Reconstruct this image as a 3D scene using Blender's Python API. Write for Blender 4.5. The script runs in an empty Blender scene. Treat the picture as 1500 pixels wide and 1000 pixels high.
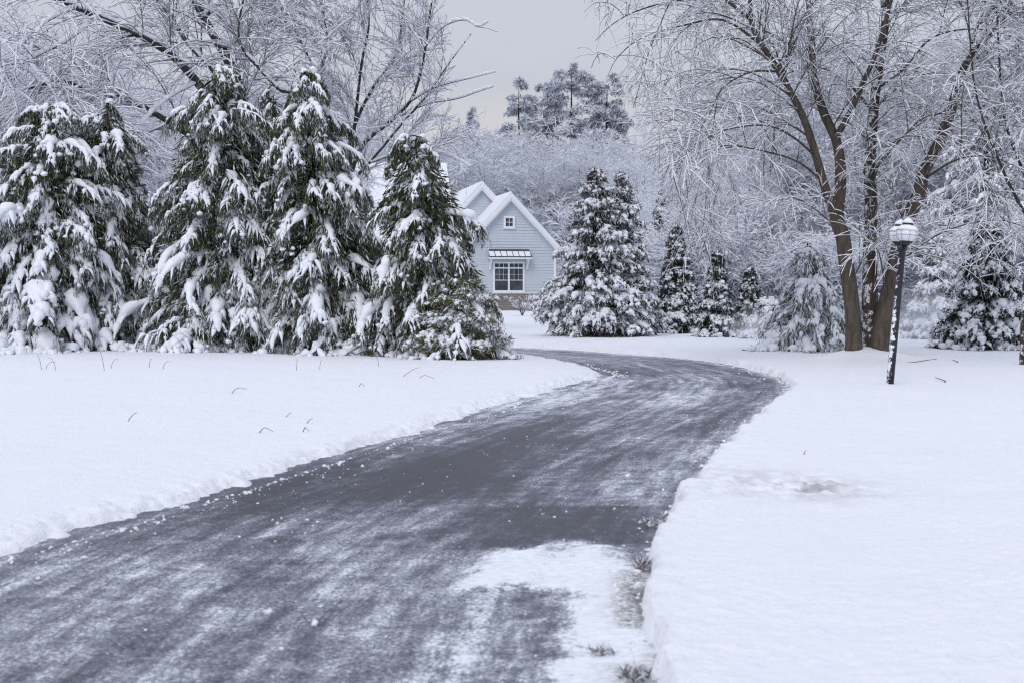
import bpy, math
import numpy as np
from math import radians, sin, cos, pi

SC = bpy.context.scene
COL = SC.collection
F = 2083.0
PITCH = math.atan(80.0 / F)
CAMZ = 1.4
SNOW = 0.10
LENS = 50.0


# ------------------------------------------------------------------ helpers
def P(px, py, d):
    """the point of the place seen at photo pixel px,py lying d metres away"""
    a, b = (px - 750.0) / F, (500.0 - py) / F
    fy = cos(PITCH) + b * sin(PITCH)
    fz = -sin(PITCH) + b * cos(PITCH)
    return np.array([a / fy * d, d, CAMZ + fz / fy * d])


def mesh_np(name, V, Q=None, T=None, smooth=True, attrs=None):
    V = np.asarray(V, np.float32).reshape(-1, 3)
    me = bpy.data.meshes.new(name)
    loops, starts = [], []
    n = 0
    if Q is not None and len(Q):
        Q = np.asarray(Q, np.int32).reshape(-1, 4)
        loops.append(Q.ravel()); starts.append(np.arange(len(Q)) * 4); n = len(Q) * 4
    if T is not None and len(T):
        T = np.asarray(T, np.int32).reshape(-1, 3)
        loops.append(T.ravel()); starts.append(n + np.arange(len(T)) * 3)
    loops = np.concatenate(loops); starts = np.concatenate(starts)
    me.vertices.add(len(V)); me.vertices.foreach_set('co', V.ravel())
    me.loops.add(len(loops)); me.loops.foreach_set('vertex_index', loops.astype(np.int32))
    me.polygons.add(len(starts)); me.polygons.foreach_set('loop_start', starts.astype(np.int32))
    me.polygons.foreach_set('use_smooth', np.full(len(starts), smooth, bool))
    if attrs:
        for k, a in attrs.items():
            at = me.attributes.new(k, 'FLOAT', 'POINT')
            at.data.foreach_set('value', np.asarray(a, np.float32))
    me.update(calc_edges=True)
    return me


def link(name, me, mat, parent=None):
    o = bpy.data.objects.new(name, me)
    COL.objects.link(o)
    if mat is not None and len(me.materials) == 0:
        me.materials.append(mat)
    if parent is not None:
        o.parent = parent
    return o


def tag(o, label=None, cat=None, group=None, kind=None):
    if label: o['label'] = label
    if cat: o['category'] = cat
    if group: o['group'] = group
    if kind: o['kind'] = kind
    return o


def thing(name, label, cat, loc=(0, 0, 0), rz=0.0, group=None):
    o = bpy.data.objects.new(name, None)
    o.empty_display_size = 0.2
    COL.objects.link(o)
    o.location = loc; o.rotation_euler = (0, 0, rz)
    return tag(o, label, cat, group)


def dup(root, loc, rz, sc=(1, 1, 1), label=None, group=None):
    r = root.copy(); COL.objects.link(r)
    r.location = loc; r.rotation_euler = (0, 0, rz); r.scale = sc
    if label: r['label'] = label
    if group: r['group'] = group
    for ch in list(root.children):
        c = ch.copy(); COL.objects.link(c); c.parent = r
    return r


def nrm(v):
    return v / np.maximum(np.linalg.norm(v, axis=-1, keepdims=True), 1e-9)


def tubes(Pt, R, sides=4, flat=1.0, roll=0.0, ref=None):
    """Pt (N,K,3), R (N,K) -> verts, quads"""
    N, K = R.shape
    t = nrm(np.gradient(Pt, axis=1))
    side = np.cross(t, np.array([0, 0, 1.0]))
    l = np.linalg.norm(side, axis=-1, keepdims=True)
    side = np.where(l < 0.08, np.cross(t, np.array([0.0, 1.0, 0.0])), side)
    if ref is not None:
        side = np.cross(t, np.asarray(ref, float))
    side = nrm(side)
    up = np.cross(side, t)
    th = np.arange(sides) * 2 * pi / sides + roll
    ring = (np.cos(th)[None, None, :, None] * side[:, :, None, :] +
            flat * np.sin(th)[None, None, :, None] * up[:, :, None, :])
    V = Pt[:, :, None, :] + ring * R[:, :, None, None]
    base = (np.arange(N) * K * sides)[:, None, None] + (np.arange(K - 1) * sides)[None, :, None]
    j = np.arange(sides)[None, None, :]; j2 = (j + 1) % sides
    Q = np.stack([base + j, base + j2, base + sides + j2, base + sides + j], -1)
    return V.reshape(-1, 3), Q.reshape(-1, 4)


class Bag:
    def __init__(s): s.V = []; s.Q = []; s.n = 0
    def add(s, V, Q):
        if len(V) == 0: return
        s.V.append(np.asarray(V, np.float32)); s.Q.append(np.asarray(Q, np.int64) + s.n); s.n += len(V)
    def mesh(s, name, smooth=True):
        return mesh_np(name, np.concatenate(s.V), np.concatenate(s.Q), smooth=smooth)


def resample(pts, K):
    """smooth Catmull-Rom through control points, K samples"""
    p = np.asarray(pts, float)
    if len(p) == 2:
        return p[0] + (p[1] - p[0]) * np.linspace(0, 1, K)[:, None]
    q = np.vstack([2 * p[0] - p[1], p, 2 * p[-1] - p[-2]])
    u = np.linspace(0, len(p) - 1 - 1e-6, K)
    i = u.astype(int); f = (u - i)[:, None]
    a, b, c, d = q[i], q[i + 1], q[i + 2], q[i + 3]
    return 0.5 * (2 * b + (c - a) * f + (2 * a - 5 * b + 4 * c - d) * f ** 2 + (3 * b - a - 3 * c + d) * f ** 3)


# ------------------------------------------------------------------ noise in numpy
def vnoise(x, y, seed=0):
    xi = np.floor(x).astype(np.int64); yi = np.floor(y).astype(np.int64)
    fx = x - xi; fy = y - yi
    fx = fx * fx * (3 - 2 * fx); fy = fy * fy * (3 - 2 * fy)
    def h(a, b):
        n = (a * 374761393 + b * 668265263 + seed * 974634721) & 0xffffffff
        n = ((n ^ (n >> 13)) * 1274126177) & 0xffffffff
        return ((n ^ (n >> 16)) & 0xffff) / 65535.0
    return (h(xi, yi) * (1 - fx) + h(xi + 1, yi) * fx) * (1 - fy) + (h(xi, yi + 1) * (1 - fx) + h(xi + 1, yi + 1) * fx) * fy


def fbm(x, y, oct=4, seed=0):
    s = 0; a = 0.5; tot = 0
    for k in range(oct):
        s = s + a * vnoise(x * 2 ** k, y * 2 ** k, seed + k * 17); tot += a; a *= 0.5
    return s / tot


def sstep(a, b, x):
    t = np.clip((x - a) / (b - a), 0, 1)
    return t * t * (3 - 2 * t)


# ------------------------------------------------------------------ materials
class NT:
    def __init__(s, name):
        s.m = bpy.data.materials.new(name); s.m.use_nodes = True
        s.t = s.m.node_tree; s.t.nodes.clear()
        s.out = s.n('ShaderNodeOutputMaterial')
        s.b = s.n('ShaderNodeBsdfPrincipled')
        s.l(s.b.outputs[0], s.out.inputs[0])
    def n(s, typ, **kw):
        x = s.t.nodes.new(typ)
        for k, v in kw.items(): setattr(x, k, v)
        return x
    def l(s, a, b): s.t.links.new(a, b)
    def noise(s, scale, detail=4, rough=0.6, vec=None, dist=0.0):
        x = s.n('ShaderNodeTexNoise')
        x.inputs['Scale'].default_value = scale; x.inputs['Detail'].default_value = detail
        x.inputs['Roughness'].default_value = rough; x.inputs['Distortion'].default_value = dist
        if vec is not None: s.l(vec, x.inputs['Vector'])
        return x.outputs[0]
    def ramp(s, fac, stops):
        x = s.n('ShaderNodeValToRGB'); e = x.color_ramp.elements
        while len(e) < len(stops): e.new(0.5)
        for k, (p, c) in enumerate(stops):
            e[k].position = p; e[k].color = tuple(c) + (1,) if len(c) == 3 else c
        s.l(fac, x.inputs[0]); return x.outputs[0]
    def mix(s, fac, a, b, blend='MIX'):
        x = s.n('ShaderNodeMix', data_type='RGBA', blend_type=blend)
        for sock, v in ((x.inputs[0], fac), (x.inputs[6], a), (x.inputs[7], b)):
            if hasattr(v, 'links'): s.l(v, sock)
            elif isinstance(v, (int, float)): sock.default_value = v
            else: sock.default_value = tuple(v) + (1,)
        return x.outputs[2]
    def math(s, op, a, b=None, c=None, clamp=False):
        x = s.n('ShaderNodeMath', operation=op, use_clamp=clamp)
        for k, v in enumerate((a, b, c)):
            if v is None: continue
            if hasattr(v, 'links'): s.l(v, x.inputs[k])
            else: x.inputs[k].default_value = v
        return x.outputs[0]
    def rng(s, v, a, b, c=0.0, d=1.0):
        x = s.n('ShaderNodeMapRange', interpolation_type='SMOOTHSTEP')
        s.l(v, x.inputs[0])
        for k, q in enumerate((a, b, c, d)): x.inputs[k + 1].default_value = q
        return x.outputs[0]
    def col(s, v):
        if hasattr(v, 'links'): s.l(v, s.b.inputs['Base Color'])
        else: s.b.inputs['Base Color'].default_value = tuple(v) + (1,)
    def set(s, rough=0.7, spec=0.3, metal=0.0):
        s.b.inputs['Roughness'].default_value = rough
        s.b.inputs['Specular IOR Level'].default_value = spec
        s.b.inputs['Metallic'].default_value = metal
    def bump(s, h, strength, dist):
        x = s.n('ShaderNodeBump'); x.inputs['Strength'].default_value = strength
        x.inputs['Distance'].default_value = dist
        s.l(h, x.inputs['Height']); s.l(x.outputs[0], s.b.inputs['Normal'])
    def attr(s, name):
        x = s.n('ShaderNodeAttribute', attribute_name=name); return x.outputs['Fac']
    def obj(s):
        return s.n('ShaderNodeTexCoord').outputs['Object']
    def scaled(s, v, sc):
        x = s.n('ShaderNodeMapping'); x.inputs['Scale'].default_value = sc
        s.l(v, x.inputs[0]); return x.outputs[0]


SNOWC = (0.83, 0.86, 0.93)


def mat_snow_tree():
    k = NT('snow_on_branches')
    g = k.n('ShaderNodeNewGeometry')
    v = k.noise(9.0, 3, 0.6, g.outputs['Position'])
    k.col(k.ramp(v, [(0.3, (0.76, 0.79, 0.88)), (0.62, (0.87, 0.89, 0.94))]))
    k.set(0.75, 0.2)
    k.bump(k.noise(45.0, 3, 0.7, g.outputs['Position']), 0.6, 0.02)
    return k.m


def mat_leaf(name, c0, c1, frost=0.35, frostc=(0.72, 0.75, 0.82)):
    k = NT(name)
    g = k.n('ShaderNodeNewGeometry')
    r = g.outputs['Random Per Island']
    n = k.noise(2.2, 3, 0.6, g.outputs['Position'])
    c = k.mix(k.math('FRACT', k.math('MULTIPLY', r, 7.31)), c0, c1)
    # frost sits on some sprays more than on others
    fr = k.rng(k.math('ADD', k.math('MULTIPLY', r, 0.62), k.math('MULTIPLY', n, 0.7)), 0.98 - frost, 1.13 - frost)
    k.col(k.mix(fr, c, frostc))
    k.set(0.6, 0.25)
    return k.m


def mat_bark(name, a, b, snowy=0.0, side=(-0.5, -0.6, 0.6)):
    k = NT(name)
    o = k.n('ShaderNodeNewGeometry')
    pos = o.outputs['Position']
    v = k.noise(16.0, 6, 0.75, k.scaled(pos, (1, 1, 0.16)))
    fine = k.noise(70.0, 4, 0.7, k.scaled(pos, (1, 1, 0.3)))
    base = k.mix(fine, k.ramp(v, [(0.40, a), (0.58, b)]), tuple(x * 0.55 for x in a))
    h = k.math('ADD', v, k.math('MULTIPLY', fine, 0.5))
    if snowy > 0:
        d = k.n('ShaderNodeVectorMath', operation='DOT_PRODUCT')
        k.l(o.outputs['Normal'], d.inputs[0]); d.inputs[1].default_value = side
        big = k.math('MULTIPLY', k.math('SUBTRACT', k.noise(6.5, 8, 0.78, pos), 0.5), 2.6)
        f = k.rng(k.math('ADD', k.math('MULTIPLY', d.outputs['Value'], 0.40), big), 0.42 - snowy * 0.3, 0.56 - snowy * 0.3)
        base = k.mix(f, base, SNOWC)
    k.col(base); k.set(0.85, 0.2)
    k.bump(h, 1.0, 0.06)
    return k.m


def mat_plain(name, c, rough=0.6, spec=0.4, metal=0.0, vary=0.12, scale=6.0):
    k = NT(name)
    v = k.noise(scale, 4, 0.6, k.obj())
    k.col(k.ramp(v, [(0.3, tuple(x * (1 - vary) for x in c)), (0.7, tuple(min(1, x * (1 + vary)) for x in c))]))
    k.set(rough, spec, metal)
    return k.m


M = {}
M['snow'] = mat_snow_tree()
M['cedar'] = mat_leaf('cedar_sprays', (0.026, 0.036, 0.019), (0.080, 0.088, 0.038), 0.19)
M['cedar_pale'] = mat_leaf('frosted_sprays', (0.050, 0.060, 0.045), (0.10, 0.11, 0.08), 0.42)
M['spruce'] = mat_leaf('spruce_needles', (0.014, 0.024, 0.019), (0.040, 0.052, 0.036), 0.14)
M['arbor'] = mat_leaf('arborvitae_sprays', (0.030, 0.034, 0.022), (0.080, 0.078, 0.050), 0.28)
M['mugo'] = mat_leaf('shrub_needles', (0.075, 0.080, 0.028), (0.17, 0.165, 0.065), 0.26)
M['pine_far'] = mat_leaf('far_hazed_pine_needles', (0.14, 0.16, 0.165), (0.22, 0.24, 0.245), 0.56, (0.66, 0.69, 0.76))  # greens paled to stand in for distance haze, with frost on top
M['bark'] = mat_bark('maple_bark', (0.105, 0.088, 0.074), (0.25, 0.205, 0.168))
M['bark_snowy'] = mat_bark('maple_bark_with_driven_snow', (0.065, 0.052, 0.043), (0.15, 0.12, 0.095), 0.24, (-0.75, -0.5, 0.3))
M['bark_far'] = mat_bark('far_hazed_frosted_bark', (0.30, 0.30, 0.33), (0.50, 0.50, 0.54), 0.5, (-0.5, -0.5, 0.5))  # distance haze painted into the bark colour, besides the frost
M['bark_grey'] = mat_bark('grey_bark', (0.060, 0.056, 0.055), (0.15, 0.14, 0.13), 0.30, (0, -0.2, 0.95))
M['twig'] = mat_plain('twig_bark', (0.105, 0.088, 0.082), 0.8, 0.2)
M['twig_rime'] = mat_plain('rimed_twig_bark', (0.20, 0.19, 0.20), 0.85, 0.15)
M['twig_far'] = mat_plain('far_hazed_rimed_twig', (0.72, 0.74, 0.80), 0.9, 0.1)  # near-white: rime plus the haze of distance mixed into the colour
M['conifer_bark'] = mat_bark('conifer_bark', (0.05, 0.04, 0.03), (0.12, 0.09, 0.07))


# ------------------------------------------------------------------ driveway outline
LEFT = [(-3.6, 2.0), (-3.35, 4.0), (-2.95, 6.0), (-2.59, 7.2), (-1.96, 9.26), (-1.37, 11.4), (-0.12, 16.2), (0.66, 19.06),
        (1.40, 21.6), (1.62, 22.7), (1.42, 24.2), (0.99, 26.2), (-0.14, 29.6), (-2.3, 31.6), (-7.0, 33.4), (-14.0, 35.5)]
RIGHT = [(0.10, 2.0), (0.40, 4.0), (0.50, 5.0), (0.62, 6.6), (0.93, 8.46), (1.38, 10.4), (1.83, 12.3), (2.6, 15.04), (3.52, 18.3),
         (3.98, 20.6), (4.08, 22.4), (3.85, 24.8), (3.30, 27.4), (2.14, 29.6), (0.77, 31.8), (-2.2, 34.2), (-7.0, 36.6), (-14.0, 39.0)]
Lc = resample(LEFT, 220); Rc = resample(RIGHT, 220)
POLY = np.vstack([Lc, Rc[::-1]])


def seg_dist(x, y, line):
    best = np.full(x.shape, 1e9)
    for a, b in zip(line[:-1], line[1:]):
        d = b - a; L2 = d @ d
        t = np.clip(((x - a[0]) * d[0] + (y - a[1]) * d[1]) / L2, 0, 1)
        best = np.minimum(best, (x - a[0] - t * d[0]) ** 2 + (y - a[1] - t * d[1]) ** 2)
    return np.sqrt(best)


def inside(x, y):
    c = np.zeros(x.shape, bool)
    p = POLY; q = np.roll(POLY, -1, 0)
    for a, b in zip(p, q):
        if a[1] == b[1]: continue
        k = ((a[1] > y) != (b[1] > y)) & (x < (b[0] - a[0]) * (y - a[1]) / (b[1] - a[1]) + a[0])
        c ^= k
    return c


def road_fields(x, y):
    near = (x > -16) & (x < 8) & (y < 42)
    dl = np.full(x.shape, 20.0); dr = np.full(x.shape, 20.0); ins = np.zeros(x.shape, bool)
    dl[near] = seg_dist(x[near], y[near], Lc); dr[near] = seg_dist(x[near], y[near], Rc)
    ins[near] = inside(x[near], y[near])
    sd = np.minimum(dl, dr) * np.where(ins, -1, 1)
    return sd, dl, dr


def land(x, y):
    """lie of the land away from the road"""
    h = 0.0 * x
    h = h + 0.05 * (fbm(x * 0.35, y * 0.35, 3, 5) - 0.5) * sstep(0, 3, np.abs(x - 1)) * sstep(200, 40, y)
    h = h + 0.10 * np.exp(-((x + 8) / 6.0) ** 2 - ((y - 22) / 7.0) ** 2)          # low crown of the left lawn
    h = h + 0.06 * np.exp(-((x - 7.5) / 4.0) ** 2 - ((y - 17) / 3.0) ** 2)
    h = h + 0.10 * np.exp(-((x - 0.0) / 2.6) ** 2 - ((y - 71) / 3.0) ** 2)
    for tx, ty in ((6.25, 25.9), (6.75, 26.0)):
        h = h + 0.12 * np.exp(-((x - tx) ** 2 + (y - ty) ** 2) / 0.35)              # drifted collar round the maple's foot         # snowed-in bed before the house
    h = h + 7.0 * sstep(95, 190, y) + 5.0 * sstep(190, 380, y)
    return h


def ground_z(x, y):
    x = np.atleast_1d(np.float64(x)); y = np.atleast_1d(np.float64(y))
    return float((land(x, y) + SNOW)[0])


def grow_axis(start, end, step, rate):
    out = [start]; s = step
    while out[-1] < end:
        out.append(out[-1] + s); s *= rate
    return np.array(out)


def build_ground():
    xs_mid = np.arange(-4.0, 4.9, 0.024)
    xs = np.concatenate([-grow_axis(4.05, 320, 0.05, 1.05)[::-1], xs_mid, grow_axis(4.95, 320, 0.04, 1.05)])
    ys = np.concatenate([np.arange(2.6, 12, 0.026), grow_axis(12.0, 36, 0.032, 1.004), grow_axis(36.2, 420, 0.3, 1.05)])
    ys = np.unique(ys)
    X, Y = np.meshgrid(xs, ys)
    sd, dl, dr = road_fields(X.ravel(), Y.ravel())
    sd = sd.reshape(X.shape); dl = dl.reshape(X.shape); dr = dr.reshape(X.shape)
    leftish = dl < dr
    # ragged, shovelled edge
    rag = (fbm(X * 3.2, Y * 3.2, 4, 11) - 0.5) * 0.30 + (fbm(X * 14, Y * 14, 2, 23) - 0.5) * 0.10
    rag = np.where(leftish, rag * 1.2 + (fbm(X * 30, Y * 30, 2, 29) - .5) * .10, rag * (0.30 + 0.4 * sstep(6.5, 10, Y)))
    e = sd + rag
    w = np.where(leftish, 0.42, 0.05 + 0.05 * sstep(7, 12, Y))
    w = np.where((~leftish) & (Y > 24), 0.3, w)
    prof = sstep(-0.02, 1.0, e / w)
    lump = (fbm(X * 9, Y * 9, 3, 31) - 0.45) * 0.055 * np.exp(-np.clip(e, 0, 9) / 0.35) * np.where(leftish, 0.35, 0.35 + 0.65 * sstep(6, 10, Y))
    gran = (fbm(X * 24, Y * 24, 2, 41) - 0.5) * 0.020 * sstep(0.2, 0.8, fbm(X * .7, Y * .7, 2, 47)) + (fbm(X * 1.1, Y * 1.1, 4, 43) - 0.5) * 0.060 * sstep(0.1, 1.0, np.abs(sd))
    gran = gran * sstep(30, 8, Y) + (fbm(X * 1.5, Y * 1.5, 3, 44) - 0.5) * 0.05 * sstep(10, 26, Y)
    crust = np.exp(-((X - 1.86) / 0.46) ** 2 - ((Y - 9.35) / 0.55) ** 2)               # kicked-up dirty patch
    crumble = np.exp(-((X - 1.45) / 0.55) ** 2 - ((Y - 9.2) / 0.45) ** 2)
    pit = -0.06 * crust * fbm(X * 7, Y * 7, 3, 51) + 0.05 * crumble * (fbm(X * 10, Y * 10, 3, 52) - 0.4) + 0.10 * crust * (fbm(X * 12, Y * 12, 2, 53) - 0.4)
    top = land(X, Y) * prof + SNOW + gran + lump + pit
    edge_h = np.where(leftish, 0.75 + 0.25 * sstep(0, 1.2, e), 1.0 + 0.25 * np.exp(-np.clip(e, 0, 9) / 0.3) * sstep(14, 6, Y))
    Z = -0.06 + (top * edge_h + 0.06) * prof
    dirt = np.clip(crust * (fbm(X * 7, Y * 7, 5, 61) - 0.30) * 3.0, 0, 1)
    dirt = dirt + np.where(leftish, 0.35, 0.10) * np.exp(-np.clip(e, 0, 9) / 0.10) * fbm(X * 12, Y * 12, 2, 63)
    V = np.stack([X, Y, Z], -1).reshape(-1, 3)
    ny, nx = X.shape
    i = (np.arange(ny - 1)[:, None] * nx + np.arange(nx - 1)[None, :])
    Q = np.stack([i, i + 1, i + nx + 1, i + nx], -1).reshape(-1, 4)
    me = mesh_np('snow_ground', V, Q, attrs={'dirt': dirt.ravel()})
    k = NT('lawn_snow')
    pos = k.n('ShaderNodeNewGeometry').outputs['Position']
    fine = k.noise(55.0, 4, 0.7, pos); mid = k.noise(7.0, 5, 0.65, pos); big = k.noise(0.5, 3, 0.5, pos)
    c = k.mix(big, (0.81, 0.842, 0.93), (0.86, 0.88, 0.935))
    c = k.mix(k.rng(mid, 0.35, 0.7), c, (0.865, 0.88, 0.93))
    c = k.mix(k.math('MULTIPLY', k.attr('dirt'), 1.0, clamp=True), c, (0.40, 0.39, 0.395))
    k.col(c); k.set(0.65, 0.25)
    gr = k.noise(21.0, 3, 0.6, pos)
    k.bump(k.math('ADD', k.math('ADD', k.math('MULTIPLY', fine, 0.5), mid), k.math('MULTIPLY', gr, 0.8)), 0.55, 0.04)
    return tag(link('ground', me, k.m), 'undisturbed snow covering lawns on both sides of the driveway', kind='structure')


def build_road():
    xs = np.concatenate([np.arange(-14.5, -3.9, 0.15), np.arange(-3.9, 4.6, 0.04)])
    ys = np.concatenate([np.arange(2.6, 12, 0.04), np.arange(12, 40, 0.07)])
    X, Y = np.meshgrid(xs, ys)
    sd, dl, dr = road_fields(X.ravel(), Y.ravel())
    sd = sd.reshape(X.shape); dl = dl.reshape(X.shape); dr = dr.reshape(X.shape)

    def blob(x, y, rx, ry, rot=0.0, p=1.0):
        c, s = cos(rot), sin(rot)
        a = ((X - x) * c + (Y - y) * s) / rx; b = (-(X - x) * s + (Y - y) * c) / ry
        return np.exp(-(a * a + b * b) ** p)
    X0, Y0 = X, Y
    X = X + (fbm(X * 3.1, Y * 2.2, 4, 71) - 0.5) * 0.45; Y = Y + (fbm(X * 3.1, Y * 1.8, 4, 73) - 0.5) * 0.9
    cov = 0.46 + 0.0 * X
    cov += 0.17 * sstep(7.9, 7.1, Y) * sstep(0.1, -0.5, X)                 # icy front left
    cov += 0.14 * blob(-1.0, 8.5, 0.6, 0.6, 0, 1.5)
    cov += 0.10 * blob(-2.0, 6.9, 0.7, 0.9)
    # left-over snow with a shovelled edge on its left, and a strip along the right bank
    side = X0 + 0.14 - (Y0 - 7.42) * 0.14
    cov += 0.78 * sstep(-0.05, 0.09, side + (X - X0) * 0.35 + 0.10 * (fbm(X0 * 7, Y0 * 5, 3, 96) - 0.5)) * sstep(6.35, 6.75, Y) * sstep(7.9, 7.5, Y) * sstep(0.62, 0.42, X)
    cov += 0.66 * sstep(0.10, 0.30, X0 + (X - X0) * 0.6 + 0.16 * (fbm(X0 * 6, Y0 * 6, 3, 97) - 0.5) + (5.9 - Y0) * 0.07) * sstep(7.4, 7.0, Y) * sstep(0.62, 0.44, X0)
    cov += 0.14 * blob(0.06, 6.0, 0.26, 0.5)
    cov -= 0.18 * sstep(0.56, 0.72, fbm(X0 * 4 + 9, Y0 * 6, 3, 98)) * sstep(6.9, 6.3, Y0) * sstep(-0.2, 0.1, X0) * sstep(0.40, 0.25, X0)
    cov += 0.10 * blob(0.0, 5.1, 0.6, 0.5)
    # scraped bare band with a crisp far edge
    cov -= 0.30 * sstep(9.16, 8.98, Y0 + (Y - Y0) * 0.22) * sstep(7.3, 8.2, Y) * sstep(-0.9, 0.1, X) * sstep(1.05, 0.8, X0)
    cov -= 0.26 * blob(-0.9, 10.3, 0.75, 1.5, -0.35, 1.5)
    cov -= 0.24 * blob(0.1, 12.6, 0.55, 2.6, -0.15, 1.5)
    cov -= 0.14 * blob(-0.2, 10.0, 0.4, 0.8)
    cov += 0.14 * blob(0.75, 10.2, 0.5, 0.9, -0.2, 1.5)
    cov += 0.10 * blob(1.4, 12.5, 0.5, 1.6, -0.3)
    cov -= 0.16 * blob(2.9, 17.0, 0.4, 2.4, -0.3)
    cov += 0.16 * blob(1.7, 18.2, 1.2, 1.5)
    cov += 0.22 * blob(1.9, 21.2, 0.9, 0.6)
    cov += 0.12 * sstep(24, 32, Y) + 0.09 * sstep(12.5, 17, Y)
    cov -= 0.20 * blob(1.9, 23.4, 0.8, 1.0)
    X, Y = X0, Y0
    # along-the-road streaks left by shovel and tyres
    st = fbm(dr * 5.0, Y * 0.35, 4, 81) - 0.5
    st2 = fbm(dr * 16.0, Y * 0.9, 3, 83) - 0.5
    st3 = fbm(dr * 2.2 + 3, Y * 0.10, 3, 84) - 0.5
    cov += 0.42 * st + 0.22 * st2 + 0.36 * st3 + 0.36 * (fbm(X * 1.6, Y * 1.0, 6, 85) - 0.5)
    e = -sd
    cov += 0.16 * np.exp(-np.clip(dr, 0, 9) / 0.10) * (0.5 + fbm(X * 10, Y * 10, 3, 87))
    cov -= 0.16 * np.exp(-(np.clip(dl - 0.12, 0, 9) / 0.22) ** 2) * sstep(14, 9, Y)
    cov += 0.30 * sstep(0.05, -0.06, dl) * sstep(0.45, 0.6, fbm(X * 9, Y * 9, 3, 88))
    cov += 0.20 * np.exp(-np.clip(dl, 0, 9) / 0.5) * sstep(11, 15, Y) * sstep(22, 18, Y)
    soil = np.exp(-((dr - 0.05) / 0.10) ** 2) * sstep(9.2, 8.4, Y) * sstep(0.48, 0.62, fbm(X * 3, Y * 3.2, 3, 91))
    Z = 0.012 * sstep(0.62, 0.95, cov) + 0.004 * (fbm(X * 9, Y * 9, 3, 93) - 0.5)
    ny, nx = X.shape
    i = (np.arange(ny - 1)[:, None] * nx + np.arange(nx - 1)[None, :])
    Q = np.stack([i, i + 1, i + nx + 1, i + nx], -1).reshape(-1, 4)
    keep = (sd.ravel()[Q].min(1) < 0.22)
    Q = Q[keep]
    used, inv = np.unique(Q.ravel(), return_inverse=True)
    V = np.stack([X, Y, Z], -1).reshape(-1, 3)[used]
    me = mesh_np('driveway', V, inv.reshape(-1, 4), attrs={'cover': cov.ravel()[used], 'soil': soil.ravel()[used],
                                                           'across': dr.ravel()[used]})
    k = NT('scraped_icy_asphalt')
    pos = k.n('ShaderNodeNewGeometry').outputs['Position']
    cmb = k.n('ShaderNodeCombineXYZ'); sep = k.n('ShaderNodeSeparateXYZ'); k.l(pos, sep.inputs[0])
    k.l(k.attr('across'), cmb.inputs[0]); k.l(k.math('MULTIPLY', sep.outputs[1], 0.12), cmb.inputs[1])
    along = k.noise(8.0, 6, 0.70, cmb.outputs[0])
    cross = k.noise(6.0, 9, 0.78, k.scaled(pos, (0.8, 1.1, 1)), 0.6)
    fine = k.noise(48.0, 5, 0.75, pos)
    grit = k.noise(170.0, 3, 0.8, pos)
    c = k.math('ADD', k.math('MULTIPLY_ADD', k.attr('cover'), 1.0, 0.06), k.math('MULTIPLY', k.math('SUBTRACT', cross, 0.5), 1.35))
    c = k.math('ADD', c, k.math('MULTIPLY', k.math('SUBTRACT', along, 0.5), 1.55))
    c = k.math('ADD', c, k.math('MULTIPLY', k.math('SUBTRACT', fine, 0.5), 2.2))
    c = k.math('ADD', c, k.math('MULTIPLY', k.math('SUBTRACT', grit, 0.5), 1.2))
    colr = k.ramp(c, [(0.16, (0.036, 0.037, 0.052)), (0.34, (0.082, 0.085, 0.110)), (0.49, (0.165, 0.172, 0.225)),
                      (0.68, (0.29, 0.30, 0.36)), (0.86, (0.44, 0.455, 0.53)), (1.0, (0.84, 0.865, 0.92))])
    tone = k.noise(22.0, 6, 0.75, k.scaled(pos, (0.8, 1.3, 1)))
    colr = k.mix(1.0, colr, k.ramp(tone, [(0.36, (0.80, 0.81, 0.84)), (0.58, (1, 1, 1))]), 'MULTIPLY')
    s = k.math('MULTIPLY', k.attr('soil'), k.rng(fine, 0.38, 0.6), clamp=True)
    colr = k.mix(s, colr, k.mix(grit, (0.04, 0.032, 0.018), (0.17, 0.14, 0.085)))
    k.col(colr)
    rr = k.rng(c, 0.15, 0.7, 0.42, 0.75); k.l(rr, k.b.inputs['Roughness'])
    k.b.inputs['Specular IOR Level'].default_value = 0.35
    k.bump(k.math('ADD', k.rng(c, 0.1, 1.0, 0.0, 0.8), k.math('MULTIPLY', grit, 0.25)), 0.38, 0.02)
    return tag(link('driveway', me, k.m), 'curving asphalt driveway scraped of snow with icy streaks', kind='structure')


def blobs(C, R, rng, rough=0.3):
    """small uneven lumps: C (N,3), R (N,)"""
    t = (1 + 5 ** 0.5) / 2
    # 3 rings of 6 with poles squashed into quads
    rings = [(-0.95, 0.25), (-0.3, 0.95), (0.45, 0.85), (0.95, 0.22)]
    th = np.arange(6) * pi / 3
    base = np.concatenate([np.stack([r * np.cos(th + k), r * np.sin(th + k), np.full(6, z)], -1) for k, (z, r) in enumerate(rings)])
    V = base[None] * (1 + rough * rng.standard_normal((len(C), len(base), 1)))
    V = V * R[:, None, None] * np.stack([rng.uniform(.8, 1.3, len(C)), rng.uniform(.8, 1.3, len(C)), rng.uniform(.6, .9, len(C))], -1)[:, None, :] + C[:, None, :]
    q = []
    for k in range(3):
        for j in range(6):
            q.append((k * 6 + j, k * 6 + (j + 1) % 6, k * 6 + 6 + (j + 1) % 6, k * 6 + 6 + j))
    q += [(18, 19, 20, 23), (20, 21, 22, 23), (3, 2, 1, 0), (5, 4, 3, 0)]
    q = np.array(q)
    Q = (np.arange(len(C)) * len(base))[:, None, None] + q[None]
    return V.reshape(-1, 3), Q.reshape(-1, 4)


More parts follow.
